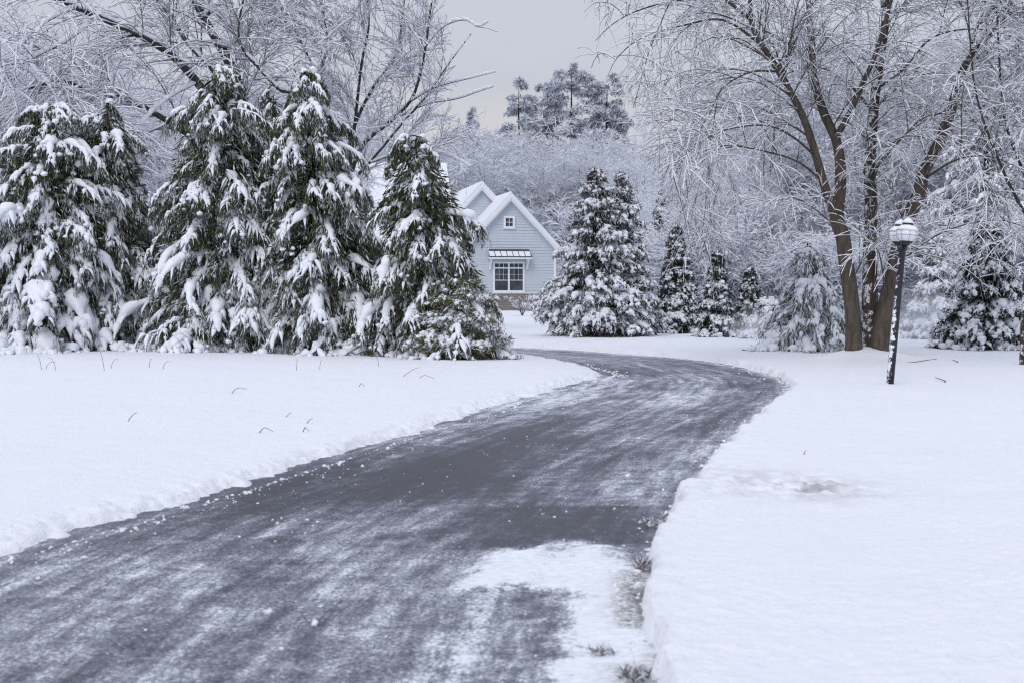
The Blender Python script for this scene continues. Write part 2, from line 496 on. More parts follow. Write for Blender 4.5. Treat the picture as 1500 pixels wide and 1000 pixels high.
def build_crumbs():
    rng = np.random.default_rng(4)
    C, R = [], []
    for line, n, side, spread in ((Lc, 1700, 1, 0.16), (Rc, 1300, 1, 0.12)):
        i = rng.integers(8, 185, n); p = line[i] + (line[i + 1] - line[i]) * rng.random((n, 1))
        off = rng.exponential(spread, n) - 0.06
        ang = rng.random(n) * 2 * pi
        p = p + np.stack([np.cos(ang), np.sin(ang)], -1) * off[:, None]
        r = rng.exponential(0.0055, n) + 0.003
        C.append(np.column_stack([p, np.zeros(n)])); R.append(r)
    n = 1300
    p = np.column_stack([rng.uniform(-2.6, 3.6, n), rng.uniform(4.6, 20, n) , np.zeros(n)])
    C.append(p); R.append(np.minimum(rng.exponential(0.0022, n) + 0.002, .010))
    big = np.array([[-0.82, 5.85, 0], [-1.04, 6.05, 0], [0.88, 8.1, 0], [0.60, 6.9, 0]])
    C.append(big); R.append(np.array([0.020, 0.017, 0.015, 0.02]))
    C = np.concatenate(C); R = np.concatenate(R)
    sd, dl, dr = road_fields(C[:, 0], C[:, 1])
    ok = sd < -0.0
    C, R = C[ok], np.minimum(R[ok], 0.018 + 0.006 * (rng.random(ok.sum()) < .1))
    C[:, 2] = R * 0.35
    V, Q = blobs(C, R, rng)
    k = NT('snow_crumbs'); k.col((0.80, 0.82, 0.87)); k.set(0.8, 0.2)
    k.bump(k.noise(80, 3, 0.6, k.obj()), 0.4, 0.01)
    tag(link('snow_crumbs', mesh_np('snow_crumbs', V, Q), k.m), 'loose crumbs of snow scattered on the driveway and its edges', 'snow crumbs', kind='stuff')


# ------------------------------------------------------------------ bare trees
def spawn(Pt, R, n, rng, t=(0.2, 1.0), length=(0.5, 1.0), ang=(30, 60), droop=0.4, up=0.0, wob=0.055, K=5, rs=0.012, rmin=0.004,
          tip=0.3, bias=(0, 0, 0), taper_len=0.4):
    N, KK, _ = Pt.shape
    seg = np.linalg.norm(np.diff(Pt, axis=1), axis=-1).sum(1)
    idx = rng.choice(N, n, p=seg / seg.sum())
    tt = rng.uniform(t[0], t[1], n)
    u = tt * (KK - 1); i = np.minimum(u.astype(int), KK - 2); f = (u - i)[:, None]
    a, b = Pt[idx, i], Pt[idx, i + 1]
    p0 = a + (b - a) * f
    rp = R[idx, i] * (1 - f[:, 0]) + R[idx, i + 1] * f[:, 0]
    tan = nrm(b - a)
    perp = nrm(np.cross(tan, rng.standard_normal((n, 3))) + 1e-6)
    an = np.radians(rng.uniform(ang[0], ang[1], n))[:, None]
    d = tan * np.cos(an) + perp * np.sin(an)
    d = nrm(d + np.array([0, 0, up]) + np.array(bias))
    L = rng.uniform(length[0], length[1], n) * (1 - taper_len * tt)
    out = np.empty((n, K, 3)); out[:, 0] = p0
    for k in range(1, K):
        out[:, k] = out[:, k - 1] + d * (L / (K - 1))[:, None]
        d = nrm(d + np.array([0, 0, -droop * (k / K) * 1.3]) + wob * rng.standard_normal((n, 3)))
    r0 = np.maximum(np.minimum(rp * 0.7, rs * L), rmin)
    s = np.linspace(0, 1, K)[None]
    return out, np.maximum(r0[:, None] * (1 - (1 - tip) * s), rmin * 0.7)


def snow_on(Pt, R, rng, thick=0.012, sides=4, keep=1.0, flat=0.9, minr=0.3):
    """snow ridge lying along the upper side of each strand"""
    t = nrm(np.gradient(Pt, axis=1))
    hor = np.sqrt(np.clip(1 - t[..., 2] ** 2, 0, 1))
    q = np.clip((hor - 0.25) / 0.55, minr, 1)
    s = (thick + 0.30 * R) * q * rng.uniform(0.55, 1.3, R.shape)
    if keep < 1:
        s = s * np.where(rng.random(R.shape) < keep, 1, 0.12)
    s[:, -1] *= 0.5
    C = Pt + np.array([0, 0, 1.0]) * (R * 0.65 + s * 0.6)[..., None] * q[..., None]
    return tubes(C, s, sides, flat)


def up_res(Pt, R, K):
    N, k0, _ = Pt.shape
    u = np.linspace(0, k0 - 1 - 1e-6, K); i = u.astype(int); f = (u - i)
    return Pt[:, i] * (1 - f)[None, :, None] + Pt[:, i + 1] * f[None, :, None], R[:, i] * (1 - f) + R[:, i + 1] * f


def bare_tree(name, label, cat, base, limbs, levels, rng, group=None, bark='bark', twigm='twig', thick=0.012, limb_sides=9, limbsnow=0.5,
              clear=None, snow_detail=1, limb_thick=0.008):
    """limbs: list of (points, r0, r1, material key); levels: list of dicts for spawn()"""
    base = np.array(base)
    root = thing(name, label, cat, tuple(base), 0, group)
    bags = {}
    snow = Bag()
    LP, LR = [], []
    for pts, r0, r1, mk in limbs:
        c = resample(np.asarray(pts) - base, 26)
        r = r0 + (r1 - r0) * np.linspace(0, 1, 26) ** 0.8
        r = r * (1 + 0.012 * rng.standard_normal(26))
        if r0 > 0.1: r = r * (1 + 0.35 * np.exp(-np.linspace(0, 1, 26) / 0.05))
        if r0 > 0.05:
            c = c + resample(rng.standard_normal((9, 3)) * 0.02, 26) * (r0 / 0.1) * np.linspace(0, 1, 26)[:, None]
        LP.append(c); LR.append(r)
        bags.setdefault(mk, Bag()).add(*tubes(c[None], r[None], limb_sides, ref=(0.15, 1.0, 0.1)))
        cc, rr = up_res(c[None], r[None], 90)
        snow.add(*snow_on(cc, rr, rng, limb_thick, 5, limbsnow, 0.8, 0.0))
    for k, (mk, b) in enumerate(bags.items()):
        link('trunk' if k == 0 else 'stem', b.mesh('trunk'), M[mk], root)
    LP = np.array(LP); LR = np.array(LR)
    cur = (LP, LR)
    twigs = Bag()
    pool = []
    for lv in levels:
        lv = dict(lv); src = lv.pop('src', None)
        Pn, Rn = spawn(*(cur if src is None else (LP, LR)), rng=rng, **lv)
        if clear is not None:          # the open side of the crown
            ok = ~clear(Pn + base).any(1) | (rng.random(len(Pn)) < 0.03)
            Pn, Rn = Pn[ok], Rn[ok]
        twigs.add(*tubes(Pn, Rn, 4 if Rn.max() > 0.012 else 3))
        if snow_detail and Pn.shape[1] < 8:
            a, b = up_res(Pn, Rn, Pn.shape[1] * 2 - 1)
        else:
            a, b = Pn, Rn
        snow.add(*snow_on(a, b, rng, thick, 4 if snow_detail else 3, 0.9))
        cur = (Pn, Rn)
    link('crown', twigs.mesh('twigs'), M[twigm], root)
    link('snow_cover', snow.mesh('snow'), M['snow'], root)
    return root


def build_maple():
    rng = np.random.default_rng(21)
    D = 26.0
    def L(*pts): return [P(a, b, D + c) for a, b, c in pts]
    limbs = [
        (L((1251, 530, -.15), (1249, 450, -.15), (1238, 379, -.1), (1229, 325, -.1), (1222, 305, -.1)), .150, .125, 'bark'),
        (L((1222, 307, -.1), (1212, 285, -.15), (1200, 247, -.3), (1180, 180, -.5), (1158, 135, -.7), (1133, 93, -.8), (1103, 45, -.9), (1098, 0, -.8), (1085, -90, -.9), (1050, -230, -1.2)), .095, .03, 'bark'),
        (L((1224, 312, -.1), (1231, 270, -.1), (1227, 213, 0), (1207, 167, .1), (1194, 123, .1), (1189, 80, .2), (1187, 20, .3), (1180, -80, .3), (1190, -250, .3)), .115, .04, 'bark'),
        (L((1226, 200, 0), (1248, 160, -.2), (1265, 120, -.4), (1280, 85, -.6), (1300, 20, -.8), (1330, -80, -1)), .062, .03, 'bark'),
        (L((1290, 535, -.05), (1290, 500, -.1), (1295, 460, -.1), (1308, 400, -.1), (1322, 345, -.2), (1343, 290, -.3), (1355, 252, -.4), (1373, 207, -.5), (1397, 143, -.6)), .205, .085, 'bark'),
        (L((1396, 148, -.6), (1413, 97, -.6), (1443, 58, -.7), (1468, 30, -.8), (1495, -30, -.9), (1530, -120, -1)), .075, .035, 'bark'),
        (L((1408, 115, -.6), (1418, 85, -.7), (1430, 45, -.9), (1446, -10, -1), (1460, -120, -1.4)), .035, .016, 'bark'),
        (L((1276, 535, .1), (1274, 450, .1), (1274, 380, .15), (1275, 295, .2), (1273, 250, .2), (1280, 160, .3), (1288, 100, .4), (1297, 20, .5), (1300, -100, .6), (1310, -240, .7)), .165, .05, 'bark_snowy'),
        # long arching side branches
        (L((1138, 105, -.8), (1100, 106, -1.2), (1060, 128, -1.5), (1040, 165, -1.8), (1020, 200, -2)), .022, .007, 'bark'),
        (L((1198, 232, -.3), (1160, 200, -.8), (1120, 184, -1.2), (1060, 192, -1.6), (1010, 222, -1.9), (985, 262, -2)), .026, .004, 'bark'),
        (L((1207, 268, -.2), (1170, 238, -.5), (1120, 222, -.8), (1060, 214, -1), (1012, 232, -1.3), (975, 272, -1.6)), .026, .004, 'bark'),
        (L((1100, 30, -.8), (1050, -5, -1.0), (990, 2, -1.3), (940, 14, -1.6), (900, 34, -1.8), (872, 60, -1.9)), .030, .004, 'bark'),
        (L((1118, 68, -.8), (1060, 30, -.5), (1000, 38, -.3), (940, 56, 0), (905, 84, .2), (890, 112, .3)), .028, .004, 'bark'),
        (L((1085, -90, -.9), (1010, -110, -1.2), (930, -80, -1.8), (870, -30, -2.2)), .030, .008, 'bark'),
        (L((1188, 60, .2), (1160, 20, .8), (1110, -20, 1.4), (1050, -20, 2.0), (990, 30, 2.4)), .030, .008, 'bark'),
        (L((1279, 165, .3), (1240, 120, 1.0), (1200, 100, 1.6), (1150, 110, 2.1), (1110, 150, 2.4)), .03, .008, 'bark'),
        (L((1350, 265, -.4), (1400, 235, -1.2), (1450, 230, -1.8), (1500, 250, -2.2)), .025, .007, 'bark'),
        (L((1398, 145, -.6), (1420, 170, -1.4), (1445, 200, -1.8), (1480, 250, -2.2)), .024, .006, 'bark'),
        (L((1285, 130, .4), (1320, 105, -.2), (1360, 60, -.8), (1400, 45, -1.2), (1450, 45, -1.6), (1500, 62, -2)), .028, .007, 'bark'),
        (L((1276, 255, .2), (1310, 215, -.6), (1350, 175, -1.2), (1390, 165, -1.6)), .024, .006, 'bark'),
        (L((1495, -30, -.9), (1530, 20, -1), (1550, 80, -1.2), (1560, 160, -1.4)), .03, .008, 'bark'),
    ]
    lv = [
        dict(src=1, n=205, t=(0.28, 1.0), length=(1.2, 3.3), ang=(35, 70), droop=0.25, up=0.25, K=10, rs=0.008, rmin=0.008),
        dict(n=1700, t=(0.12, 1.0), length=(0.6, 1.7), ang=(20, 55), droop=0.23, up=0.0, K=8, rs=0.007, rmin=0.0055),
        dict(n=6800, t=(0.10, 1.0), length=(0.3, 0.95), ang=(20, 60), droop=0.18, up=0.05, K=6, rs=0.006, rmin=0.0042),
    ]
    g = P(1268, 525, D)
    return bare_tree('maple_tree', 'large bare maple with three brown trunks leaning apart behind the lamp post', 'tree',
                     (g[0], g[1], ground_z(g[0], g[1]) - SNOW), limbs, lv, rng, thick=0.0080, limbsnow=0.35, limb_thick=0.012, clear=lambda p: p[..., 0] < 1.12 + 0.50 * np.clip(5.6 - p[..., 2], 0, 3))


def build_left_trees():
    rng = np.random.default_rng(31)
    D = 37.0
    def L(*pts): return [P(a, b, D + c) for a, b, c in pts]
    limbs = [
        (L((345, 510, 0), (342, 380, 0), (340, 290, 0), (338, 230, 0), (345, 180, 0), (352, 133, .1), (335, 90, .2), (313, 50, .3), (287, 0, .4), (260, -120, .5)), .24, .09, 'bark_grey'),
        (L((338, 232, 0), (305, 150, -.4), (289, 122, -.6), (262, 92, -.9), (240, 73, -1.1), (197, 50, -1.6), (143, 25, -2.2), (110, 13, -2.6), (60, -10, -3.2)), .135, .05, 'bark_grey'),
        (L((340, 270, 0), (300, 215, -.5), (280, 200, -.8), (240, 175, -1.2), (187, 147, -1.8), (133, 133, -2.5), (90, 120, -3.2), (40, 130, -4)), .125, .035, 'bark_grey'),
        (L((341, 200, 0), (322, 120, .6), (310, 100, .7), (273, 60, .9), (247, 20, 1), (230, 0, 1.1), (200, -80, 1.2)), .085, .04, 'bark_grey'),
        (L((342, 240, 0), (400, 190, -.2), (425, 140, -.3), (407, 131, -.4), (370, 90, -.6), (355, 72, -.7), (350, 40, -.8), (365, -30, -1)), .060, .022, 'bark_grey'),
        (L((197, 52, -1.6), (175, 58, -1.8), (160, 80, -2.0), (150, 105, -2.2), (145, 130, -2.3)), .035, .012, 'bark_grey'),
        (L((289, 122, -.6), (240, 150, -1.6), (190, 200, -2.4), (160, 240, -2.8)), .02, .007, 'bark_grey'),
        (L((110, 13, -2.6), (60, 40, -3.2), (45, 90, -3.8), (75, 130, -4.2), (95, 180, -4.4)), .02, .006, 'bark_grey'),
        (L((143, 25, -2.2), (100, 60, -3), (40, 90, -3.6), (0, 120, -4)), .025, .007, 'bark_grey'),
        (L((300, 25, .3), (350, -20, .2), (420, -60, 0), (500, -60, -.3), (580, 0, -.6)), .05, .012, 'bark_grey'),
        (L((325, 75, .2), (380, 40, .5), (430, 20, .8), (480, 30, 1)), .03, .008, 'bark_grey'),
    ]
    lv = [
        dict(src=1, n=200, t=(0.30, 1.0), length=(1.5, 3.8), ang=(30, 70), droop=0.16, up=0.30, K=10, rs=0.009, rmin=0.011),
        dict(n=1500, t=(0.12, 1.0), length=(0.7, 2.1), ang=(20, 55), droop=0.18, up=0.05, K=8, rs=0.008, rmin=0.008),
        dict(n=3000, t=(0.10, 1.0), length=(0.4, 1.2), ang=(20, 55), droop=0.16, up=0.0, K=6, rs=0.007, rmin=0.006),
    ]
    g = P(345, 510, D)
    bare_tree('bare_tree', 'big spreading bare tree whose snow-laden limbs rise behind the tall left evergreens', 'tree',
              (g[0], g[1], ground_z(g[0], g[1]) - SNOW), limbs, lv, rng, thick=0.0155, limbsnow=0.95, limb_thick=0.075, twigm='twig_rime', clear=lambda p: p[..., 0] > -1.6)
    rng = np.random.default_rng(37)
    D = 40.0
    limbs = [
        (L((505, 500, 0), (506, 400, 0), (506, 330, 0), (508, 270, 0)), .17, .12, 'bark_grey'),
        (L((508, 275, 0), (530, 215, 0), (570, 180, -.3), (600, 150, -.5), (612, 120, -.6), (622, 70, -.8), (630, 20, -1), (640, -40, -1.2)), .07, .02, 'bark_grey'),
        (L((508, 272, 0), (540, 240, -.5), (590, 180, -.9), (625, 140, -1.2), (660, 90, -1.5), (690, 50, -1.7)), .05, .012, 'bark_grey'),
        (L((508, 280, 0), (515, 200, .3), (545, 130, .6), (580, 80, .8), (590, 20, 1), (600, -60, 1.2)), .07, .02, 'bark_grey'),
        (L((507, 290, 0), (490, 200, -.3), (470, 120, -.6), (480, 60, -.8), (470, -10, -1), (480, -90, -1.2)), .07, .02, 'bark_grey'),
        (L((507, 285, 0), (520, 180, -.6), (530, 90, -1), (540, 30, -1.3), (535, -50, -1.6)), .06, .018, 'bark_grey'),
        (L((570, 180, -.3), (620, 155, -1), (670, 145, -1.6), (700, 135, -2), (722, 128, -2.2)), .024, .006, 'bark_grey'),
        (L((600, 150, -.5), (640, 128, -1), (690, 115, -1.4), (726, 106, -1.6)), .022, .006, 'bark_grey'),
        (L((540, 240, -.5), (600, 220, -1), (650, 225, -1.4), (690, 245, -1.6)), .022, .006, 'bark_grey'),
        (L((622, 70, -.8), (650, 40, -1.2), (680, 30, -1.6), (700, 40, -1.8), (715, 33, -1.9)), .018, .006, 'bark_grey'),
        (L((470, 120, -.6), (440, 60, -1), (420, 20, -1.4), (400, -40, -1.8)), .04, .012, 'bark_grey'),
    ]
    lv = [
        dict(src=1, n=120, t=(0.15, 1.0), length=(0.9, 2.2), ang=(20, 50), droop=0.05, up=0.25, K=9, rs=0.009, rmin=0.010, bias=(-.15, 0, 0)),
        dict(n=850, t=(0.12, 1.0), length=(0.5, 1.4), ang=(20, 50), droop=0.08, up=0.05, K=7, rs=0.008, rmin=0.008, bias=(-.12, 0, 0)),
        dict(n=1900, t=(0.10, 1.0), length=(0.3, 0.85), ang=(20, 50), droop=0.08, up=0.0, K=5, rs=0.007, rmin=0.006, bias=(-.1, 0, 0)),
    ]
    g = P(505, 500, D)
    bare_tree('bare_tree', 'bare tree fanning frosted branches into the sky left of the house', 'tree',
              (g[0], g[1], ground_z(g[0], g[1]) - SNOW), limbs, lv, rng, thick=0.0145, limbsnow=0.95, limb_thick=0.050, twigm='twig_rime', clear=lambda p: p[..., 0] + 0.18 * np.abs(p[..., 2] - 4.5) > -0.95)


def forest_proto(seed, H, spread, lab, fine=1.0, grp=None):
    rng = np.random.default_rng(seed)
    base = np.zeros(3)
    limbs = []
    lean = rng.uniform(-0.05, 0.05, 2)
    tops = [np.array([lean[0] * H * s, lean[1] * H * s, H * s]) for s in (0, .15, .35, .6, .85, 1.0)]
    tops = [t + np.append(rng.uniform(-.15, .15, 2), 0) * (k > 0) for k, t in enumerate(tops)]
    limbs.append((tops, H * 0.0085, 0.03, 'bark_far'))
    for k in range(12):
        s = rng.uniform(0.06, 0.75); a = rng.uniform(0, 2 * pi)
        p0 = np.array([lean[0] * H * s, lean[1] * H * s, H * s])
        l = spread * rng.uniform(0.6, 1.0) * (1.1 - 0.6 * s)
        d = np.array([cos(a), sin(a), 0])
        rise = H * (1 - s) * rng.uniform(0.5, 0.9)
        limbs.append(([p0, p0 + d * l * .4 + [0, 0, rise * .35], p0 + d * l * .75 + [0, 0, rise * .7], p0 + d * l + [0, 0, rise]], H * 0.005, 0.02, 'bark_far'))
    lv = [
        dict(src=1, n=int(110 * fine), t=(0.2, 1.0), length=(1.2, 3.0), ang=(30, 65), droop=0.12, up=0.25, K=6, rs=0.010, rmin=0.014),
        dict(n=int(750 * fine), t=(0.1, 1.0), length=(0.7, 1.8), ang=(25, 60), droop=0.16, up=0.05, K=5, rs=0.010, rmin=0.010),
        dict(n=int(2600 * fine), t=(0.1, 1.0), length=(0.4, 1.0), ang=(25, 60), droop=0.16, up=0.0, K=4, rs=0.010, rmin=0.0085),
    ]
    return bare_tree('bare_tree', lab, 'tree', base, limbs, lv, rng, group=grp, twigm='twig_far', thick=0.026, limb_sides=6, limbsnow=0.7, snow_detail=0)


def build_forest():
    protos = [forest_proto(101, 12.0, 3.6, 'x'), forest_proto(102, 13.5, 3.2, 'x'), forest_proto(103, 10.5, 4.2, 'x'), forest_proto(104, 12.5, 4.0, 'x')]
    used = [False] * 4
    rng = np.random.default_rng(7)
    def put(px, d, h, lab, grp):
        k = int(rng.integers(0, 4)); H = (12.0, 13.5, 10.5, 12.5)[k]
        x = (px - 750) / F * d
        z = ground_z(x, d) - SNOW
        s = h / H
        w = s * rng.uniform(0.9, 1.2)
        o = protos[k]
        if used[k]:
            o = dup(o, (x, d, z), rng.uniform(0, 2 * pi), (w, w, s), lab, grp)
        else:
            used[k] = True
            o.location = (x, d, z); o.rotation_euler = (0, 0, rng.uniform(0, 2 * pi)); o.scale = (w, w, s); o['label'] = lab; o['group'] = grp
    gR = ('frosted bare tree standing in the wood behind the large maple', 'frosted trees in the wood behind the maple')
    def top(py, d): return CAMZ + (420 - py) / F * d
    def sky_r(px): return np.interp(px, (940, 1010, 1080, 1180, 1600), (250, 235, 150, 60, 20))
    for px in np.arange(985, 1600, 46):
        d = rng.uniform(47, 56); q = px + rng.uniform(-18, 18)
        put(q, d, max(4.5, top(sky_r(q) + rng.uniform(30, 130), d)), *gR)
    for px in np.arange(950, 1600, 36):
        d = rng.uniform(60, 78); q = px + rng.uniform(-18, 18)
        put(q, d, top(sky_r(q) + rng.uniform(0, 60), d), *gR)
    gC = ('frosted bare tree standing in the wood behind the house', 'frosted trees in the wood behind the house')
    for px in np.arange(640, 960, 22):
        put(px + rng.uniform(-12, 12), rng.uniform(96, 104), rng.uniform(8.5, 10.5), *gC)
    for px in np.arange(630, 980, 17):
        put(px + rng.uniform(-12, 12), rng.uniform(106, 118), rng.uniform(10, 12.6), *gC)
    for px in np.arange(690, 945, 15):
        d = rng.uniform(116, 123)
        put(px + rng.uniform(-8, 8), d, top(rng.uniform(185, 230), d) - 3.0, *gC)
    gL = ('frosted bare tree in the wood beyond the tall left evergreens', 'frosted trees in the wood beyond the left evergreens')
    def sky_l(px): return np.interp(px, (-80, 60, 250, 420, 560, 660), (10, 60, 110, 130, 170, 205))
    for px in np.arange(-60, 470, 50):
        d = rng.uniform(50, 60); q = px + rng.uniform(-20, 20)
        put(q, d, top(sky_l(q) + rng.uniform(30, 110), d), *gL)
    for px in np.arange(-60, 640, 40):
        d = rng.uniform(68, 90) if px < 470 else rng.uniform(99, 112); q = px + rng.uniform(-20, 20)
        put(q, d, top(sky_l(q) + rng.uniform(0, 50), d), *gL)
    # brushwood at the edge of the wood
    brush = [brush_proto(151), brush_proto(152)]
    first = [True, True]
    def bush(px, d, h, w, lab, grp):
        k = int(rng.integers(0, 2)); x = (px - 750) / F * d
        loc = (x, d, ground_z(x, d) - SNOW); s = h / 3.0
        if first[k]:
            o = brush[k]; first[k] = False
            o.location = loc; o.scale = (w * s, w * s, s); o['label'] = lab; o['group'] = grp
        else:
            dup(brush[k], loc, rng.uniform(0, 6.28), (w * s, w * s, s), lab, grp)
    bR = ('frosted brushwood at the edge of the wood behind the far lawn', 'frosted brushwood along the far lawn')
    for px in np.arange(985, 1560, 30):
        bush(px + rng.uniform(-14, 14), rng.uniform(42, 47), rng.uniform(2.2, 4.0), rng.uniform(.9, 1.3), *bR)
    bC = ('frosted brushwood under the wood behind the house', 'frosted brushwood behind the house')
    for px in np.arange(830, 1010, 26):
        bush(px + rng.uniform(-8, 8), rng.uniform(84, 92), rng.uniform(4.0, 6.0), rng.uniform(.9, 1.2), *bC)
    bL = ('frosted brushwood seen between the tall left evergreens', 'frosted brushwood behind the left evergreens')
    for px in np.arange(-30, 330, 44):
        bush(px + rng.uniform(-14, 14), rng.uniform(42, 47), rng.uniform(3.0, 4.6), rng.uniform(.9, 1.3), *bL)


def brush_proto(seed):
    rng = np.random.default_rng(seed)
    limbs = []
    for k in range(14):
        a = rng.uniform(0, 2 * pi); r = rng.uniform(0, .7); l = rng.uniform(.6, 1.3); h = rng.uniform(1.6, 2.9)
        p0 = np.array([r * cos(a) * .3, r * sin(a) * .3, -.05])
        limbs.append(([p0, p0 + [l * .3 * cos(a), l * .3 * sin(a), h * .5], p0 + [l * .7 * cos(a), l * .7 * sin(a), h * .85], p0 + [l * cos(a), l * sin(a), h]], .022, .009, 'bark_far'))
    lv = [dict(src=1, n=170, t=(0.1, 1), length=(.5, 1.3), ang=(25, 60), droop=.2, up=.1, K=6, rs=.01, rmin=.009),
          dict(n=900, t=(0.1, 1), length=(.3, .8), ang=(25, 60), droop=.22, K=5, rs=.01, rmin=.007),
          dict(n=1500, t=(0.1, 1), length=(.2, .45), ang=(25, 60), droop=.22, K=4, rs=.01, rmin=.006)]
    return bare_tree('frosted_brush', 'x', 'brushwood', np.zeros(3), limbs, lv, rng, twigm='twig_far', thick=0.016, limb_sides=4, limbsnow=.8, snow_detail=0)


def build_far_wood():
    """the deep wood that reads as one mass"""
    rng = np.random.default_rng(77)
    n = 900
    x = rng.uniform(-95, 95, n); y = rng.uniform(128, 175, n)
    px = x / y * F + 750
    h = rng.uniform(9, 13, n)
    h = np.where((px > 930) | (px < 560), h * 1.5, h * 0.9)
    z = land(x, y)
    K = 6
    s = np.linspace(0, 1, K)
    Pt = np.stack([x, y, z], -1)[:, None, :] + np.stack([0 * s, 0 * s, s], -1)[None] * h[:, None, None]
    Pt[:, 1:, :2] += rng.standard_normal((n, K - 1, 2)) * 0.25
    R = (0.10 * (1 - 0.8 * s))[None] * np.ones((n, 1))
    bt, sn = Bag(), Bag()
    bt.add(*tubes(Pt, R, 4))
    a = spawn(Pt, R, 9000, rng, t=(0.15, 1), length=(1.5, 4.0), ang=(30, 70), droop=0.1, up=0.3, K=4, rs=0.01, rmin=0.022)
    b = spawn(*a, 36000, rng, t=(0.1, 1), length=(0.7, 1.8), ang=(25, 60), droop=0.12, K=3, rs=0.01, rmin=0.016)
    for q in (a, b):
        bt.add(*tubes(*q, 3)); sn.add(*snow_on(*q, rng, 0.030, 3, 1.0))
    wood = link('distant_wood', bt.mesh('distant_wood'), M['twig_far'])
    tag(wood, 'deep frosted wood closing the view far behind the house and lawns', 'wood', kind='stuff')
    link('snow_cover', sn.mesh('wood_snow'), M['snow'], wood)


# ------------------------------------------------------------------ conifers
def blades(C, Dv, L, W, rng):
    """narrow pointed leaves: C base (N,3), Dv direction, L length, W width"""
    n = len(C)
    side = nrm(np.cross(Dv, rng.standard_normal((n, 3))))
    m = C + Dv * (L * 0.45)[:, None]
    V = np.stack([C, m + side * W[:, None], C + Dv * L[:, None], m - side * W[:, None]], 1)
    return V.reshape(-1, 3), np.arange(n * 4).reshape(-1, 4)


